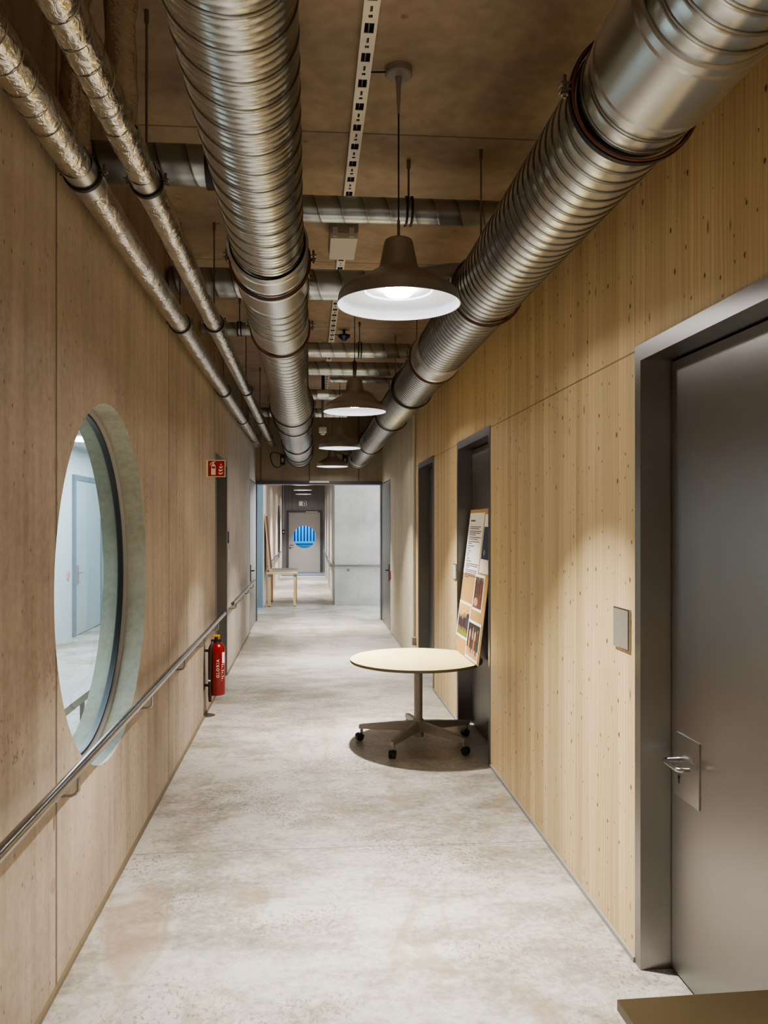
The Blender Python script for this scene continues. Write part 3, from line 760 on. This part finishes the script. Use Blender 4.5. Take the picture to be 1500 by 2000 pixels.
cross_pipe(-0.20, 0.72, 10.9, 3.54, 0.070, 'spiral cross pipe above the second lamp with an elbow at its right end', elbow=arc((0.70, 10.9, 3.54), (0.90, 10.9, 3.54), (0.90, 10.9, 3.20), 10))
cross_pipe(-0.95, 0.60, 12.8, 3.55, 0.075, 'farthest cross pipe just before the header panel', clampx=0.0)
cross_pipe(0.0, 0.44, 4.16, 3.035, 0.077, 'short cross pipe between both big ducts right behind the first lamp', collar=0.425)
# ------------------------------------------------------------------ slotted rail on the ceiling
SX = 0.236
root = empty('slotted_rail', (SX, 7.0, 3.76), 'white slotted steel rail running along the ceiling', 'cable rail')
z0, hw = 3.755, 0.031
b = MB()
b.box(SX-hw, SX-hw+0.003, -3.5, 13.8, z0, ZC); b.box(SX+hw-0.003, SX+hw, -3.5, 13.8, z0, ZC)
P = 0.2; y = -3.5; cells = int((13.8+3.5)/P)
for k in range(cells):
    y = -3.5+k*P
    # big square hole 0.075 long, slot 0.045, round 0.02
    holes = [(0.02, 0.085, 0.019), (0.115, 0.150, 0.005), (0.168, 0.186, 0.008)]
    c = 0.0
    for (a, e, w_) in holes:
        b.box(SX-hw+0.003, SX+hw-0.003, y+c, y+a, z0, z0+0.003)
        b.box(SX-hw+0.003, SX-w_, y+a, y+e, z0, z0+0.003); b.box(SX+w_, SX+hw-0.003, y+a, y+e, z0, z0+0.003)
        c = e
    b.box(SX-hw+0.003, SX+hw-0.003, y+c, y+P, z0, z0+0.003)
b.build('channel', M['railw'], root, smooth=False)
b = MB(); b.box(SX-hw+0.004, SX+hw-0.004, -3.5, 13.8, ZC-0.008, ZC-0.002); b.build('backing', M['gap'], root, smooth=False)
for i in range(3):
    b = MB(); b.tube([(SX-0.012+0.011*i, -3.4+0.3*k, z0+0.012+0.004*math.sin(k*1.3+i)) for k in range(57)], 0.0035, 6); b.build('cable', M['rubber' if i != 1 else 'grey'], root)

# emergency unit under the rail
root = empty('junction_box', (0.225, 5.33, 3.68), 'grey junction box under the slotted rail before the first lamp', 'junction box')
b = MB(); b.box(0.13, 0.315, 5.12, 5.55, 3.66, 3.73); b.build('lid', M['grey'], root, bevel=0.008)
b = MB(); b.box(0.135, 0.31, 5.125, 5.545, 3.62, 3.66); b.build('cover', M['lgrey'], root, bevel=0.008)
b = MB(); b.box(0.21, 0.25, 5.0, 5.7, 3.73, 3.755); b.build('mount', M['black'], root, smooth=False)
for x in (0.165, 0.27):
    b = MB(); b.box(x-0.016, x+0.016, 5.112, 5.124, 3.63, 3.69); b.build('latch', M['lgrey'], root, bevel=0.003)
# dark blue cone
root = empty('ceiling_cone', (0.36, 8.3, 3.8), 'dark blue inverted cone hanging beside the slotted rail', 'ceiling fixture')
b = MB(); b.lathe([(0.0, 3.745), (0.064, 3.745), (0.062, 3.728), (0.012, 3.682), (0.0, 3.680)], (0.36, 8.3, 0), n=32); b.build('cone', M['navy'], root)
b = MB(); b.cyl((0.36, 8.3, 3.745), (0.36, 8.3, ZC), 0.014, n=10); b.tube([(0.26, 8.3, 3.75), (0.31, 8.3, 3.745)], 0.004, 6); b.build('stem', M['black'], root)
# white sensor on a stem
root = empty('motion_sensor', (0.188, 11.3, 3.1), 'white motion sensor on a grey stem left of the third lamp', 'sensor')
b = MB(); b.cyl((0.188, 11.3, 3.13), (0.188, 11.3, ZC), 0.016, n=12); b.build('stem', M['grey'], root)
b = MB(); b.box(0.135, 0.242, 11.25, 11.35, 3.065, 3.14); b.build('housing', M['white'], root, bevel=0.012)
b = MB(); b.lathe([(0.042, 3.068), (0.036, 3.045), (0.018, 3.03), (0.0, 3.027)], (0.188, 11.3, 0), n=24); b.build('lens', M['lgrey'], root)
# small grey spotlight box
root = empty('spot_box', (0.13, 9.9, 3.42), 'small grey cylinder housing by the rail near the second lamp', 'fixture')
b = MB(); b.cyl((0.10, 9.95, 3.40), (0.24, 9.95, 3.40), 0.052, n=24); b.build('housing', M['galv'], root)
b = MB(); b.box(0.15, 0.19, 9.93, 9.97, 3.45, ZC); b.build('mount', M['black'], root, smooth=False)

# ------------------------------------------------------------------ pendant lamps
def make_lamp():
    root = empty('pendant_lamp', (0, 0, 0), 'x', 'pendant lamp', 'metal pendant lamps in the corridor')
    z = 2.757
    b = MB()
    prof = [(0.0, 3.045), (0.052, 3.045), (0.060, 3.040), (0.064, 3.030), (0.084, 2.930), (0.090, 2.918), (0.105, 2.905), (0.150, 2.880), (0.200, 2.852), (0.240, 2.828), (0.258, 2.812), (0.265, 2.798), (0.270, z+0.003), (0.272, z)]
    b.lathe(prof, n=72); b.build('shade', M['bronze'], root, angle=40)
    b = MB()
    inn = [(0.272, z), (0.268, z+0.001), (0.262, 2.790), (0.250, 2.800), (0.150, 2.818), (0.145, 2.826), (0.0, 2.828)]
    b.lathe(inn, n=72); b.build('reflector', M['lampin'], root, angle=40)
    b = MB(); b.lathe([(0.0, 2.802), (0.056, 2.802), (0.062, 2.808), (0.062, 2.827), (0.0, 2.827)], n=36); b.build('led_module', M['led'], root)
    b = MB(); b.cyl((0, 0, 3.045), (0, 0, 3.13), 0.0065, n=12); b.build('stem', M['rod'], root)
    b = MB(); b.cyl((0, 0, 3.12), (0, 0, 3.62), 0.0034, n=8); b.tube([(-0.122, 0, ZC-0.022), (-0.05, 0, ZC-0.018)], 0.004, 6); b.build('cord', M['rubber'], root)
    b = MB(); b.lathe([(0.0, ZC), (0.060, ZC), (0.060, ZC-0.030), (0.054, ZC-0.036), (0.016, ZC-0.040), (0.012, ZC-0.06), (0.005, ZC-0.2), (0.0, ZC-0.2)], n=36); b.build('canopy', M['grey'], root)
    ld = bpy.data.lights.new('lamp_light', 'AREA'); ld.shape = 'DISK'; ld.size = 0.075; ld.spread = math.radians(86); ld.energy = LAMP_W; ld.color = LAMP_C
    lo = bpy.data.objects.new('lamp_light', ld); COL.objects.link(lo); lo.parent = root; lo.location = (0, 0, 2.799)
    return root
LAMP_W = 52.0; LAMP_C = (1.0, 0.97, 0.93)
lamp0 = make_lamp()
LX0 = 0.392
spec = [(LX0, 3.50, 'taupe metal pendant lamp nearest to the camera, seen large'),
        (LX0, 6.92, 'taupe metal pendant lamp second from the camera'),
        (LX0, 10.34, 'taupe metal pendant lamp third from the camera'),
        (LX0, 13.76, 'taupe metal pendant lamp just before the header panel'),
        (LX0, 0.08, 'pendant lamp above the camera, out of frame'),
        (LX0, -3.0, 'pendant lamp behind the camera, out of frame'),
        (-0.20, 20.6, 'pendant lamp in the second corridor nearest the passage, mostly hidden by the frame head'),
        (-0.20, 24.0, 'pendant lamp second along the second corridor, upper of the pair above the far door'),
        (-0.20, 27.4, 'pendant lamp farthest down the second corridor, lower of the pair above the far door')]
for i, (x, y, lab) in enumerate(spec):
    o = lamp0 if i == 0 else copy_tree(lamp0)
    o.location = (x, y, 0); o['label'] = lab

# ------------------------------------------------------------------ round table with five-star base
TX, TY, TZ, TR = 0.878, 6.54, 0.678, 0.545
root = empty('round_table', (TX, TY, 0), 'round pale maple table on a grey five-star castor base', 'table')
b = MB(); b.lathe([(0.0, TZ), (TR-0.002, TZ), (TR, TZ-0.002)], (TX, TY, 0), n=96); tt = b.build('tabletop', M['maple'], root)
b = MB(); b.lathe([(TR, TZ-0.0015), (TR, TZ-0.020), (TR-0.004, TZ-0.024), (0.0, TZ-0.024)], (TX, TY, 0), n=96); b.build('edge_band', M['edge'], tt)
bx, by = 0.885, 6.46
b = MB(); b.cyl((bx, by, 0.11), (bx, by, TZ-0.024), 0.0345, n=32); b.cyl((bx, by, TZ-0.05), (bx, by, TZ-0.024), 0.12, n=32); b.build('column', M['tabgrey'], root)
b = MB(); b.cyl((bx, by, 0.055), (bx, by, 0.20), 0.042, n=32); b.build('hub', M['tabgrey'], root)
for k, deg in enumerate((166, 238, 310, 22, 94)):
    a = math.radians(deg); d = Vector((math.cos(a), math.sin(a), 0)); sdir = Vector((-d.y, d.x, 0)); L = 0.49
    c0 = Vector((bx, by, 0))
    b = MB()
    def sec(r, w_, z0_, z1_): 
        c = c0+d*r
        return [b.v(c+sdir*w_+Vector((0, 0, z0_))), b.v(c-sdir*w_+Vector((0, 0, z0_))), b.v(c-sdir*w_*0.8+Vector((0, 0, z1_))), b.v(c+sdir*w_*0.8+Vector((0, 0, z1_)))]
    S = [sec(0.03, 0.026, 0.105, 0.185), sec(0.2, 0.024, 0.105, 0.168), sec(L-0.02, 0.018, 0.10, 0.135), sec(L, 0.015, 0.10, 0.130)]
    for p, q in zip(S, S[1:]): b.bridge(p, q)
    b.f(list(reversed(S[0]))); b.f(S[-1])
    c = c0+d*(L-0.02)
    b.cyl(c+Vector((0, 0, 0.066)), c+Vector((0, 0, 0.105)), 0.012, n=14)
    lg = b.build('leg', M['tabgrey'], root, angle=25)
    b = MB(); rot = math.radians((200, 250, 330, 200, 100)[k]); rd = Vector((math.cos(rot), math.sin(rot), 0)); ax = Vector((-rd.y, rd.x, 0))
    wc_ = c + rd*0.018 + Vector((0, 0, 0.032))
    for s in (-1, 1):
        b.cyl(wc_+ax*(s*0.007), wc_+ax*(s*0.024), 0.032, 0.029, n=24)
    b.cyl(wc_-ax*0.008, wc_+ax*0.008, 0.014, n=12)
    hood = [wc_ + rd*(0.034*math.cos(t)) + Vector((0, 0, 0.034*math.sin(t))) for t in [PI*0.12+PI*0.85*i/8 for i in range(9)]]
    for p, q in zip(hood, hood[1:]):
        b.f([b.v(p-ax*0.025), b.v(p+ax*0.025), b.v(q+ax*0.025), b.v(q-ax*0.025)])
    b.cyl(c+Vector((0, 0, 0.045)), c+Vector((0, 0, 0.08)), 0.009, n=10)
    b.build('caster', M['black'], lg)

# ------------------------------------------------------------------ poster board leaning in the door recess
FB = Vector((1.283, 7.00, TZ+0.002)); NB = Vector((1.303, 6.10, TZ+0.002)); FT = Vector((1.430, 7.04, 1.91))
ex = (NB-FB); W = ex.length; ex.normalize()
ey = (FT-FB); ey = (ey - ex*ey.dot(ex)); Hh = ey.length; ey.normalize(); en = ex.cross(ey).normalized()
if en.x > 0: en = -en
def BP(u, v, o=0.0): return FB + ex*u + ey*v + en*o
root = empty('poster_board', tuple(FB), 'kraft cardboard poster board with text sheet and photos, standing on the round table', 'poster board')
def slab(b, u0, u1, v0, v1, o0, o1):
    V = [b.v(BP(u, v, o)) for o in (o0, o1) for (u, v) in ((u0, v0), (u1, v0), (u1, v1), (u0, v1))]
    b.f([V[3], V[2], V[1], V[0]]); b.f(V[4:])
    for i in range(4): b.f([V[i], V[(i+1) % 4], V[4+(i+1) % 4], V[4+i]])
b = MB(); slab(b, 0, W, 0, Hh, -0.006, 0.0); b.build('backing_board', M['kraft'], root, smooth=False)
b = MB(); slab(b, 0.005, 0.54, 0.68, Hh-0.03, 0.0005, 0.0016); sh = b.build('text_sheet', M['paper'], root, smooth=False)
b = MB(); rnd = random.Random(3)
def line(u0, u1, v, h=0.008):
    u = u0
    while u < u1-0.005:
        w_ = min(rnd.uniform(0.018, 0.055), u1-u)
        b.f([b.v(BP(u, v, 0.0022)), b.v(BP(u+w_, v, 0.0022)), b.v(BP(u+w_, v+h, 0.0022)), b.v(BP(u, v+h, 0.0022))]); u += w_+0.006
top = Hh-0.03
line(0.07, 0.24, top-0.075, 0.014)
b.build('heading', M['p_dark'], sh, smooth=False); b = MB()
vv = top-0.125
for cnt, ws in ((2, (0.30, 0.26)), (3, (0.33, 0.30, 0.18)), (2, (0.33, 0.25)), (2, (0.30, 0.1)), (1, (0.18,)), (1, (0.06,)), (1, (0.1,)), (1, (0.05,)), (1, (0.04,)), (1, (0.08,)), (1, (0.14,)), (3, (0.34, 0.33, 0.1)), (5, (0.33, 0.33, 0.3, 0.33, 0.12))):
    for k in range(cnt):
        line(0.07, 0.07+ws[k]*1.3, vv); vv -= 0.0158
    vv -= 0.006
b.build('body_text', M['ink'], sh, smooth=False)
def photo(u0, u1, v0, v1, bands, figs, name='photo', border=0.022, tilt=0.0, off=0.0005):
    b = MB(); slab(b, u0, u1, v0, v1, off, off+0.0012); ph = b.build(name, M['paper'], root, smooth=False)
    mats = []; b = MB(); o = off+0.0017
    iu0, iu1, iv0, iv1 = u0+border, u1-border, v0+border, v1-border
    def quad(a, c, e, g, mat, o_):
        if mat not in mats: mats.append(mat)
        b.mi = mats.index(mat)
        b.f([b.v(BP(a, e, o_)), b.v(BP(c, e, o_)), b.v(BP(c, g, o_)), b.v(BP(a, g, o_))])
    for (e, g, mat) in bands: quad(iu0, iu1, iv0+(iv1-iv0)*e, iv0+(iv1-iv0)*g, mat, o)
    def blob(cx, cy, rx, ry, mat, o_):
        if mat not in mats: mats.append(mat)
        b.mi = mats.index(mat)
        b.f([b.v(BP(min(iu1, max(iu0, cx+rx*math.cos(t))), min(iv1, max(iv0, cy+ry*math.sin(t))), o_)) for t in [2*PI*i/12 for i in range(12)]])
    for i, (fu, fv, w_, h_, mat, head) in enumerate(figs):
        cx, cy = iu0+(iu1-iu0)*fu, iv0+(iv1-iv0)*fv; w_ *= 1.15
        oo = o+0.0002+0.00003*i
        blob(cx, cy+h_*0.5, w_*0.5, h_*0.5, mat, oo)
        if head: blob(cx, cy+h_+0.008, 0.011, 0.014, head, oo+0.00001)
    b.build('print', [M[m] for m in mats], ph, smooth=False)
    return ph
rnd = random.Random(11)
# crowd of dark figures on a brown ground
photo(0.47, 0.80, 0.405, 0.70, [(0, 0.4, 'p_brown'), (0.4, 1, 'p_grey')], [(0.1+0.8*k/8, 0.28+0.1*rnd.random(), 0.034, 0.13+0.05*rnd.random(), rnd.choice(['p_maroon', 'p_dark', 'p_brown']), 'p_dark') for k in range(9)] + [(0.3, 0.05, 0.12, 0.07, 'p_ltan', None)])
photo(0.0, 0.45, 0.13, 0.44, [(0, 0.2, 'p_green'), (0.2, 1, 'p_tan')], [(0.06+0.88*k/11, 0.12+0.1*rnd.random(), 0.032, 0.10+0.05*rnd.random(), rnd.choice(['p_dark', 'p_dark', 'p_blue', 'p_maroon', 'p_yel']), rnd.choice(['p_dark', 'p_skin'])) for k in range(12)] + [(0.86, 0.25, 0.10, 0.14, 'p_blue', None)] + [(rnd.random(), 0.72+0.25*rnd.random(), 0.012, 0.010, 'p_brown', None) for k in range(14)])
photo(0.425, 0.865, 0.008, 0.32, [(0, 0.25, 'p_ltan'), (0.25, 1, 'p_dark')], [(0.18, 0.10, 0.045, 0.15, 'p_orange', None), (0.40, 0.10, 0.045, 0.14, 'p_blue', None), (0.60, 0.10, 0.045, 0.15, 'p_redor', None), (0.82, 0.08, 0.045, 0.15, 'p_dark', None),
      (0.2, 0.52, 0.05, 0.08, 'p_skin', 'p_maroon'), (0.45, 0.52, 0.05, 0.08, 'p_grey', 'p_skin'), (0.65, 0.52, 0.05, 0.08, 'p_skin', 'p_brown'), (0.85, 0.5, 0.05, 0.08, 'p_maroon', 'p_skin')], off=0.0030)
# dark blue picture with caption
photo(0.57, 0.885, 0.715, Hh-0.045, [(0.22, 0.8, 'p_blue'), (0.0, 0.22, 'paper'), (0.8, 1, 'paper')], [(0.3, 0.28, 0.05, 0.05, 'p_grey', None)], border=0.012)

# ------------------------------------------------------------------ switch plates
root = empty('wall_plate', (XR, 3.305, 1.35), 'square grey steel wall plate beside the near steel door', 'wall plate')
b = MB(); b.box(XR-0.010, XR, 3.222, 3.392, 1.262, 1.435); b.build('frame', M['polish'], root, bevel=0.002)
b = MB(); b.box(XR-0.0125, XR-0.009, 3.228, 3.386, 1.268, 1.429); b.build('panel', plain('plate_grey', srgb(150, 142, 132), 0.4, 0.2), root, smooth=False)
root = empty('wall_plate', (XR, 7.19, 1.35), 'pale framed wall plate beside the recessed door behind the round table', 'wall plate')
b = MB(); b.box(XR-0.010, XR, 7.145, 7.28, 1.275, 1.42); b.build('frame', M['polish'], root, bevel=0.002)
b = MB(); b.box(XR-0.0125, XR-0.009, 7.155, 7.27, 1.285, 1.41); b.build('panel', M['lgrey'], root, smooth=False)
for nm, y, z, m_, lab in (('light_switch', 9.66, 1.40, 'white', 'small white light switch just past the left dark door'), ('sign_plate', 9.66, 1.62, 'navy', 'small dark blue plate above the white light switch')):
    b = MB(); b.box(XL, XL+0.012, y-0.04, y+0.04, z-0.07, z+0.07)
    o = b.build(nm, M[m_], origin=(XL, y, z), bevel=0.002); tag(o, lab, 'switch' if nm == 'light_switch' else 'plate')
# conduit by the third door
root = empty('conduit', (XR-0.02, 9.97, 0.3), 'vertical grey conduit with low box beside the farthest right steel door', 'conduit')
b = MB(); b.cyl((XR-0.02, 9.97, 0.35), (XR-0.02, 9.97, ZC), 0.0175, n=14); b.build('pipe', M['lgrey'], root)
b = MB(); b.box(XR-0.05, XR, 9.90, 10.04, 0.26, 0.36); b.build('box', M['grey'], root, bevel=0.006)

# ------------------------------------------------------------------ extinguisher and its sign
EX, EY = -0.858, 7.50
root = empty('fire_extinguisher', (EX, EY, 0.2), 'red fire extinguisher hung low on the left wall under its sign', 'fire extinguisher')
b = MB(); b.lathe([(0.0, 0.215), (0.06, 0.212), (0.074, 0.205), (0.078, 0.215), (0.078, 0.60), (0.075, 0.635), (0.062, 0.665), (0.036, 0.685), (0.0, 0.69)], (EX, EY, 0), n=48)
body = b.build('cylinder_body', M['red'], root, angle=50)
b = MB(); b.cyl((EX, EY, 0.68), (EX, EY, 0.705), 0.034, n=24); b.cyl((EX, EY, 0.70), (EX, EY, 0.735), 0.018, n=20)
b.box(EX-0.05, EX+0.045, EY-0.018, EY+0.018, 0.692, 0.712); b.build('valve', M['black'], root)
b = MB(); b.box(EX-0.03, EX+0.03, EY-0.016, EY+0.016, 0.738, 0.755); b.box(EX+0.012, EX+0.026, EY-0.012, EY+0.012, 0.715, 0.74); b.build('handle', M['yellow'], root, bevel=0.003)
b = MB(); pts = arc((EX-0.03, EY-0.02, 0.69), (EX-0.050, EY-0.075, 0.67), (EX-0.048, EY-0.082, 0.52), 8) + [(EX-0.052, EY-0.084, 0.40), (EX-0.054, EY-0.084, 0.30), (EX-0.050, EY-0.080, 0.22)]
b.tube(pts, 0.013, 12); b.cyl((EX-0.052, EY-0.08, 0.23), (EX-0.050, EY-0.078, 0.155), 0.018, 0.014, n=14)
hs = b.build('hose', M['rubber'], root)
b = MB(); b.torus((EX-0.06, EY-0.084, 0.35), (0, 0, 1), 0.015, 0.004, 16, 6, 0.008); b.build('hose_clip', M['lgrey'], hs)
b = MB(); b.box(XL, EX-0.072, EY-0.02, EY+0.02, 0.60, 0.62); b.box(XL, EX-0.072, EY-0.02, EY+0.02, 0.28, 0.30); b.box(XL, XL+0.006, EY-0.025, EY+0.025, 0.25, 0.66); b.build('wall_bracket', M['black'], root, smooth=False)
# lettering round the body, reading upward
def text_mesh(s, size):
    cu = bpy.data.curves.new('lettering', 'FONT'); cu.body = s; cu.size = size; cu.space_character = 1.35; cu.resolution_u = 3
    o = bpy.data.objects.new('lettering_tmp', cu); COL.objects.link(o)
    dg = bpy.context.evaluated_depsgraph_get(); dg.update()
    me = bpy.data.meshes.new_from_object(o.evaluated_get(dg)); bpy.data.objects.remove(o, do_unlink=True); return me
me = text_mesh('GLORIA', 0.038)
bm = bmesh.new(); bm.from_mesh(me)
def wrap(bm, z0, th0, R, loc):
    for v in bm.verts:
        x, y = v.co.x, v.co.y
        th = th0 - y/R          # letters run upwards, their tops to the left
        v.co = Vector((EX + R*math.sin(th), EY - R*math.cos(th), z0+x)) - Vector(loc)
wrap(bm, 0.37, 0.42, 0.0788, WORLD[body.name])
me2 = bpy.data.meshes.new('lettering'); bm.to_mesh(me2); bm.free(); me2.materials.append(M['cream'])
o = bpy.data.objects.new('lettering', me2); COL.objects.link(o); o.parent = body
b = MB(); R_ = 0.0787
def patch(t0, t1, z0, z1, k=4):
    for i in range(k):
        a, c = t0+(t1-t0)*i/k, t0+(t1-t0)*(i+1)/k
        b.f([b.v((EX+R_*math.sin(q), EY-R_*math.cos(q), z)) for q, z in ((a, z0), (c, z0), (c, z1), (a, z1))])
patch(0.80, 1.25, 0.50, 0.60)
for k in range(9): patch(0.72, 0.78+0.3*(k % 3)/2, 0.34+0.018*k, 0.346+0.018*k)
b.build('label_print', M['cream'], body, smooth=False)

SY = 7.64; sx0, sx1, sz0, sz1 = -0.952, -0.792, 2.228, 2.388
root = empty('fire_sign', (-0.872, SY, 2.308), 'red and white fire extinguisher sign projecting from the left wall', 'sign')
b = MB(); b.box(XL, sx1, SY, SY+0.006, sz0, sz1); b.build('panel', M['cream'], root, smooth=False)
b = MB(); yy = SY-0.0015
b.box(sx0+0.008-0.01, sx1-0.007, SY-0.001, SY, sz0+0.007, sz1-0.007); b.build('red_field', M['signred'], root, smooth=False)
b = MB()
def sp(pts): b.f([b.v((sx0+0.16*u, SY-0.002, sz0+0.16*v)) for (u, v) in pts])
sp([(0.17, 0.12), (0.43, 0.12), (0.43, 0.50), (0.17, 0.50)]); sp([(0.17, 0.62), (0.43, 0.62), (0.40, 0.72), (0.33, 0.76), (0.27, 0.76), (0.20, 0.72)])
sp([(0.17, 0.50), (0.20, 0.50), (0.20, 0.62), (0.17, 0.62)]); sp([(0.40, 0.50), (0.43, 0.50), (0.43, 0.62), (0.40, 0.62)])
sp([(0.26, 0.76), (0.34, 0.76), (0.34, 0.86), (0.42, 0.88), (0.42, 0.91), (0.25, 0.89)]); sp([(0.25, 0.84), (0.25, 0.89), (0.13, 0.80), (0.10, 0.68), (0.13, 0.68), (0.16, 0.77)])
for (ox, oy, k) in ((0.60, 0.14, 1.0), (0.60, 0.32, 0.95), (0.64, 0.50, 0.8)):
    sp([(ox, oy+0.04), (ox+0.12*k, oy), (ox+0.24*k, oy+0.06), (ox+0.28*k, oy+0.16), (ox+0.20*k, oy+0.11), (ox+0.10*k, oy+0.09), (ox+0.03, oy+0.16), (ox+0.02, oy+0.10)])
sp([(0.70, 0.66), (0.78, 0.70), (0.74, 0.82), (0.72, 0.74)])
b.build('pictogram', M['cream'], root, smooth=False)

# ------------------------------------------------------------------ far small table and leaning board
tx0, tx1, ty0, ty1, tz = -0.915, -0.255, 17.15, 18.75, 0.73
root = empty('side_table', (-0.585, 17.9, 0), 'narrow birch table with square legs beyond the passage', 'table')
b = MB(); b.box(tx0, tx1, ty0, ty1, tz-0.022, tz); tt = b.build('tabletop', M['birchtop'], root, bevel=0.002)
b = MB(); b.box(tx0+0.002, tx1-0.002, ty0+0.002, ty1-0.002, tz-0.04, tz-0.022); b.build('edge', M['birch'], tt, smooth=False)
for x in (tx0+0.035, tx1-0.085):
    for y in (ty0+0.02, ty1-0.07-0.35):
        b = MB(); b.box(x, x+0.055, y, y+0.055, 0.012, tz-0.10); lg = b.build('leg', M['birch'], root, smooth=False)
        b = MB(); b.box(x-0.001, x+0.056, y-0.001, y+0.056, tz-0.10, tz-0.04); b.build('leg_socket', M['bluegrey'], lg, smooth=False)
        b = MB(); b.box(x+0.004, x+0.051, y+0.004, y+0.051, 0.0, 0.012); b.build('foot', M['black'], lg, smooth=False)
root = empty('leaning_board', (-0.86, 17.6, tz), 'tall wooden-edged picture board leaning on the wall above the far birch table', 'picture board')
rot = Matrix.Rotation(math.radians(-5.2), 3, 'Y')
b = MB(); b.box(-0.858, -0.835, 17.30, 18.2, tz+0.001, tz+1.25, rot, (-0.846, 17.7, tz)); b.build('frame', M['birch'], root, smooth=False)
b = MB(); b.box(-0.8345, -0.832, 17.34, 18.16, tz+0.05, tz+1.21, rot, (-0.846, 17.7, tz)); b.build('picture', M['p_brown'], root, smooth=False)

# ------------------------------------------------------------------ desk corner in the foreground
root = empty('desk', (1.1, 1.3, 0), 'olive brown desk corner at the lower right edge of the photo', 'desk')
rot = Matrix.Rotation(math.radians(1.5), 3, 'Z'); org = (0.681, 1.726, 0.74)
b = MB(); b.box(0.681, 1.28, 0.55, 1.726, 0.716, 0.74, rot, org); b.build('desktop', M['olive'], root, bevel=0.0015)
for (x, y) in ((1.18, 1.62), (1.18, 0.62), (0.74, 0.62)):
    b = MB(); b.box(x, x+0.04, y-0.02, y+0.02, 0, 0.715); b.build('leg', M['tabgrey'], root, smooth=False)

# ------------------------------------------------------------------ lights
def area(name, loc, rot, sx, sy, power, col):
    ld = bpy.data.lights.new(name, 'AREA'); ld.shape = 'RECTANGLE'; ld.size = sx; ld.size_y = sy; ld.energy = power; ld.color = col
    o = bpy.data.objects.new(name, ld); COL.objects.link(o); o.location = loc; o.rotation_euler = rot; return o
COOL = (0.66, 0.84, 1.0)
area('side_room_daylight', (-2.4, 9.0, 2.95), (0, 0, 0), 1.6, 10.0, 420, (0.72, 0.88, 1.0))
area('hall_daylight', (3.35, 16.1, 1.9), (0, math.radians(90), 0), 2.6, 1.8, 165, (0.80, 0.90, 1.0))
area('hall_daylight_left', (-2.95, 16.4, 1.9), (0, math.radians(-90), 0), 2.4, 0.8, 80, COOL)
area('yard_daylight', (-0.2, 29.3, 2.9), (math.radians(50), 0, 0), 1.6, 0.6, 95, (0.45, 0.75, 1.0))

wd = bpy.data.worlds.new('World'); SC.world = wd; wd.use_nodes = True
wd.node_tree.nodes['Background'].inputs[0].default_value = (0.5, 0.65, 0.8, 1); wd.node_tree.nodes['Background'].inputs[1].default_value = 0.3

# ------------------------------------------------------------------ camera
cd = bpy.data.cameras.new('camera'); cam = bpy.data.objects.new('camera', cd); COL.objects.link(cam)
cam.location = (0, 0, 1.8); cam.rotation_euler = (math.radians(90), 0, math.radians(-4.5))
cd.sensor_fit = 'VERTICAL'; cd.sensor_height = 36.0; cd.sensor_width = 27.0
cd.lens = 1560/2000*36.0
cd.shift_x = (750-727)/2000.0; cd.shift_y = (1020-1000)/2000.0
cd.clip_start = 0.05; cd.clip_end = 100
SC.camera = cam
SC.view_settings.view_transform = 'AgX'
SC.view_settings.look = 'AgX - Medium High Contrast'
SC.view_settings.exposure = -0.08
SC.view_settings.gamma = 1.12
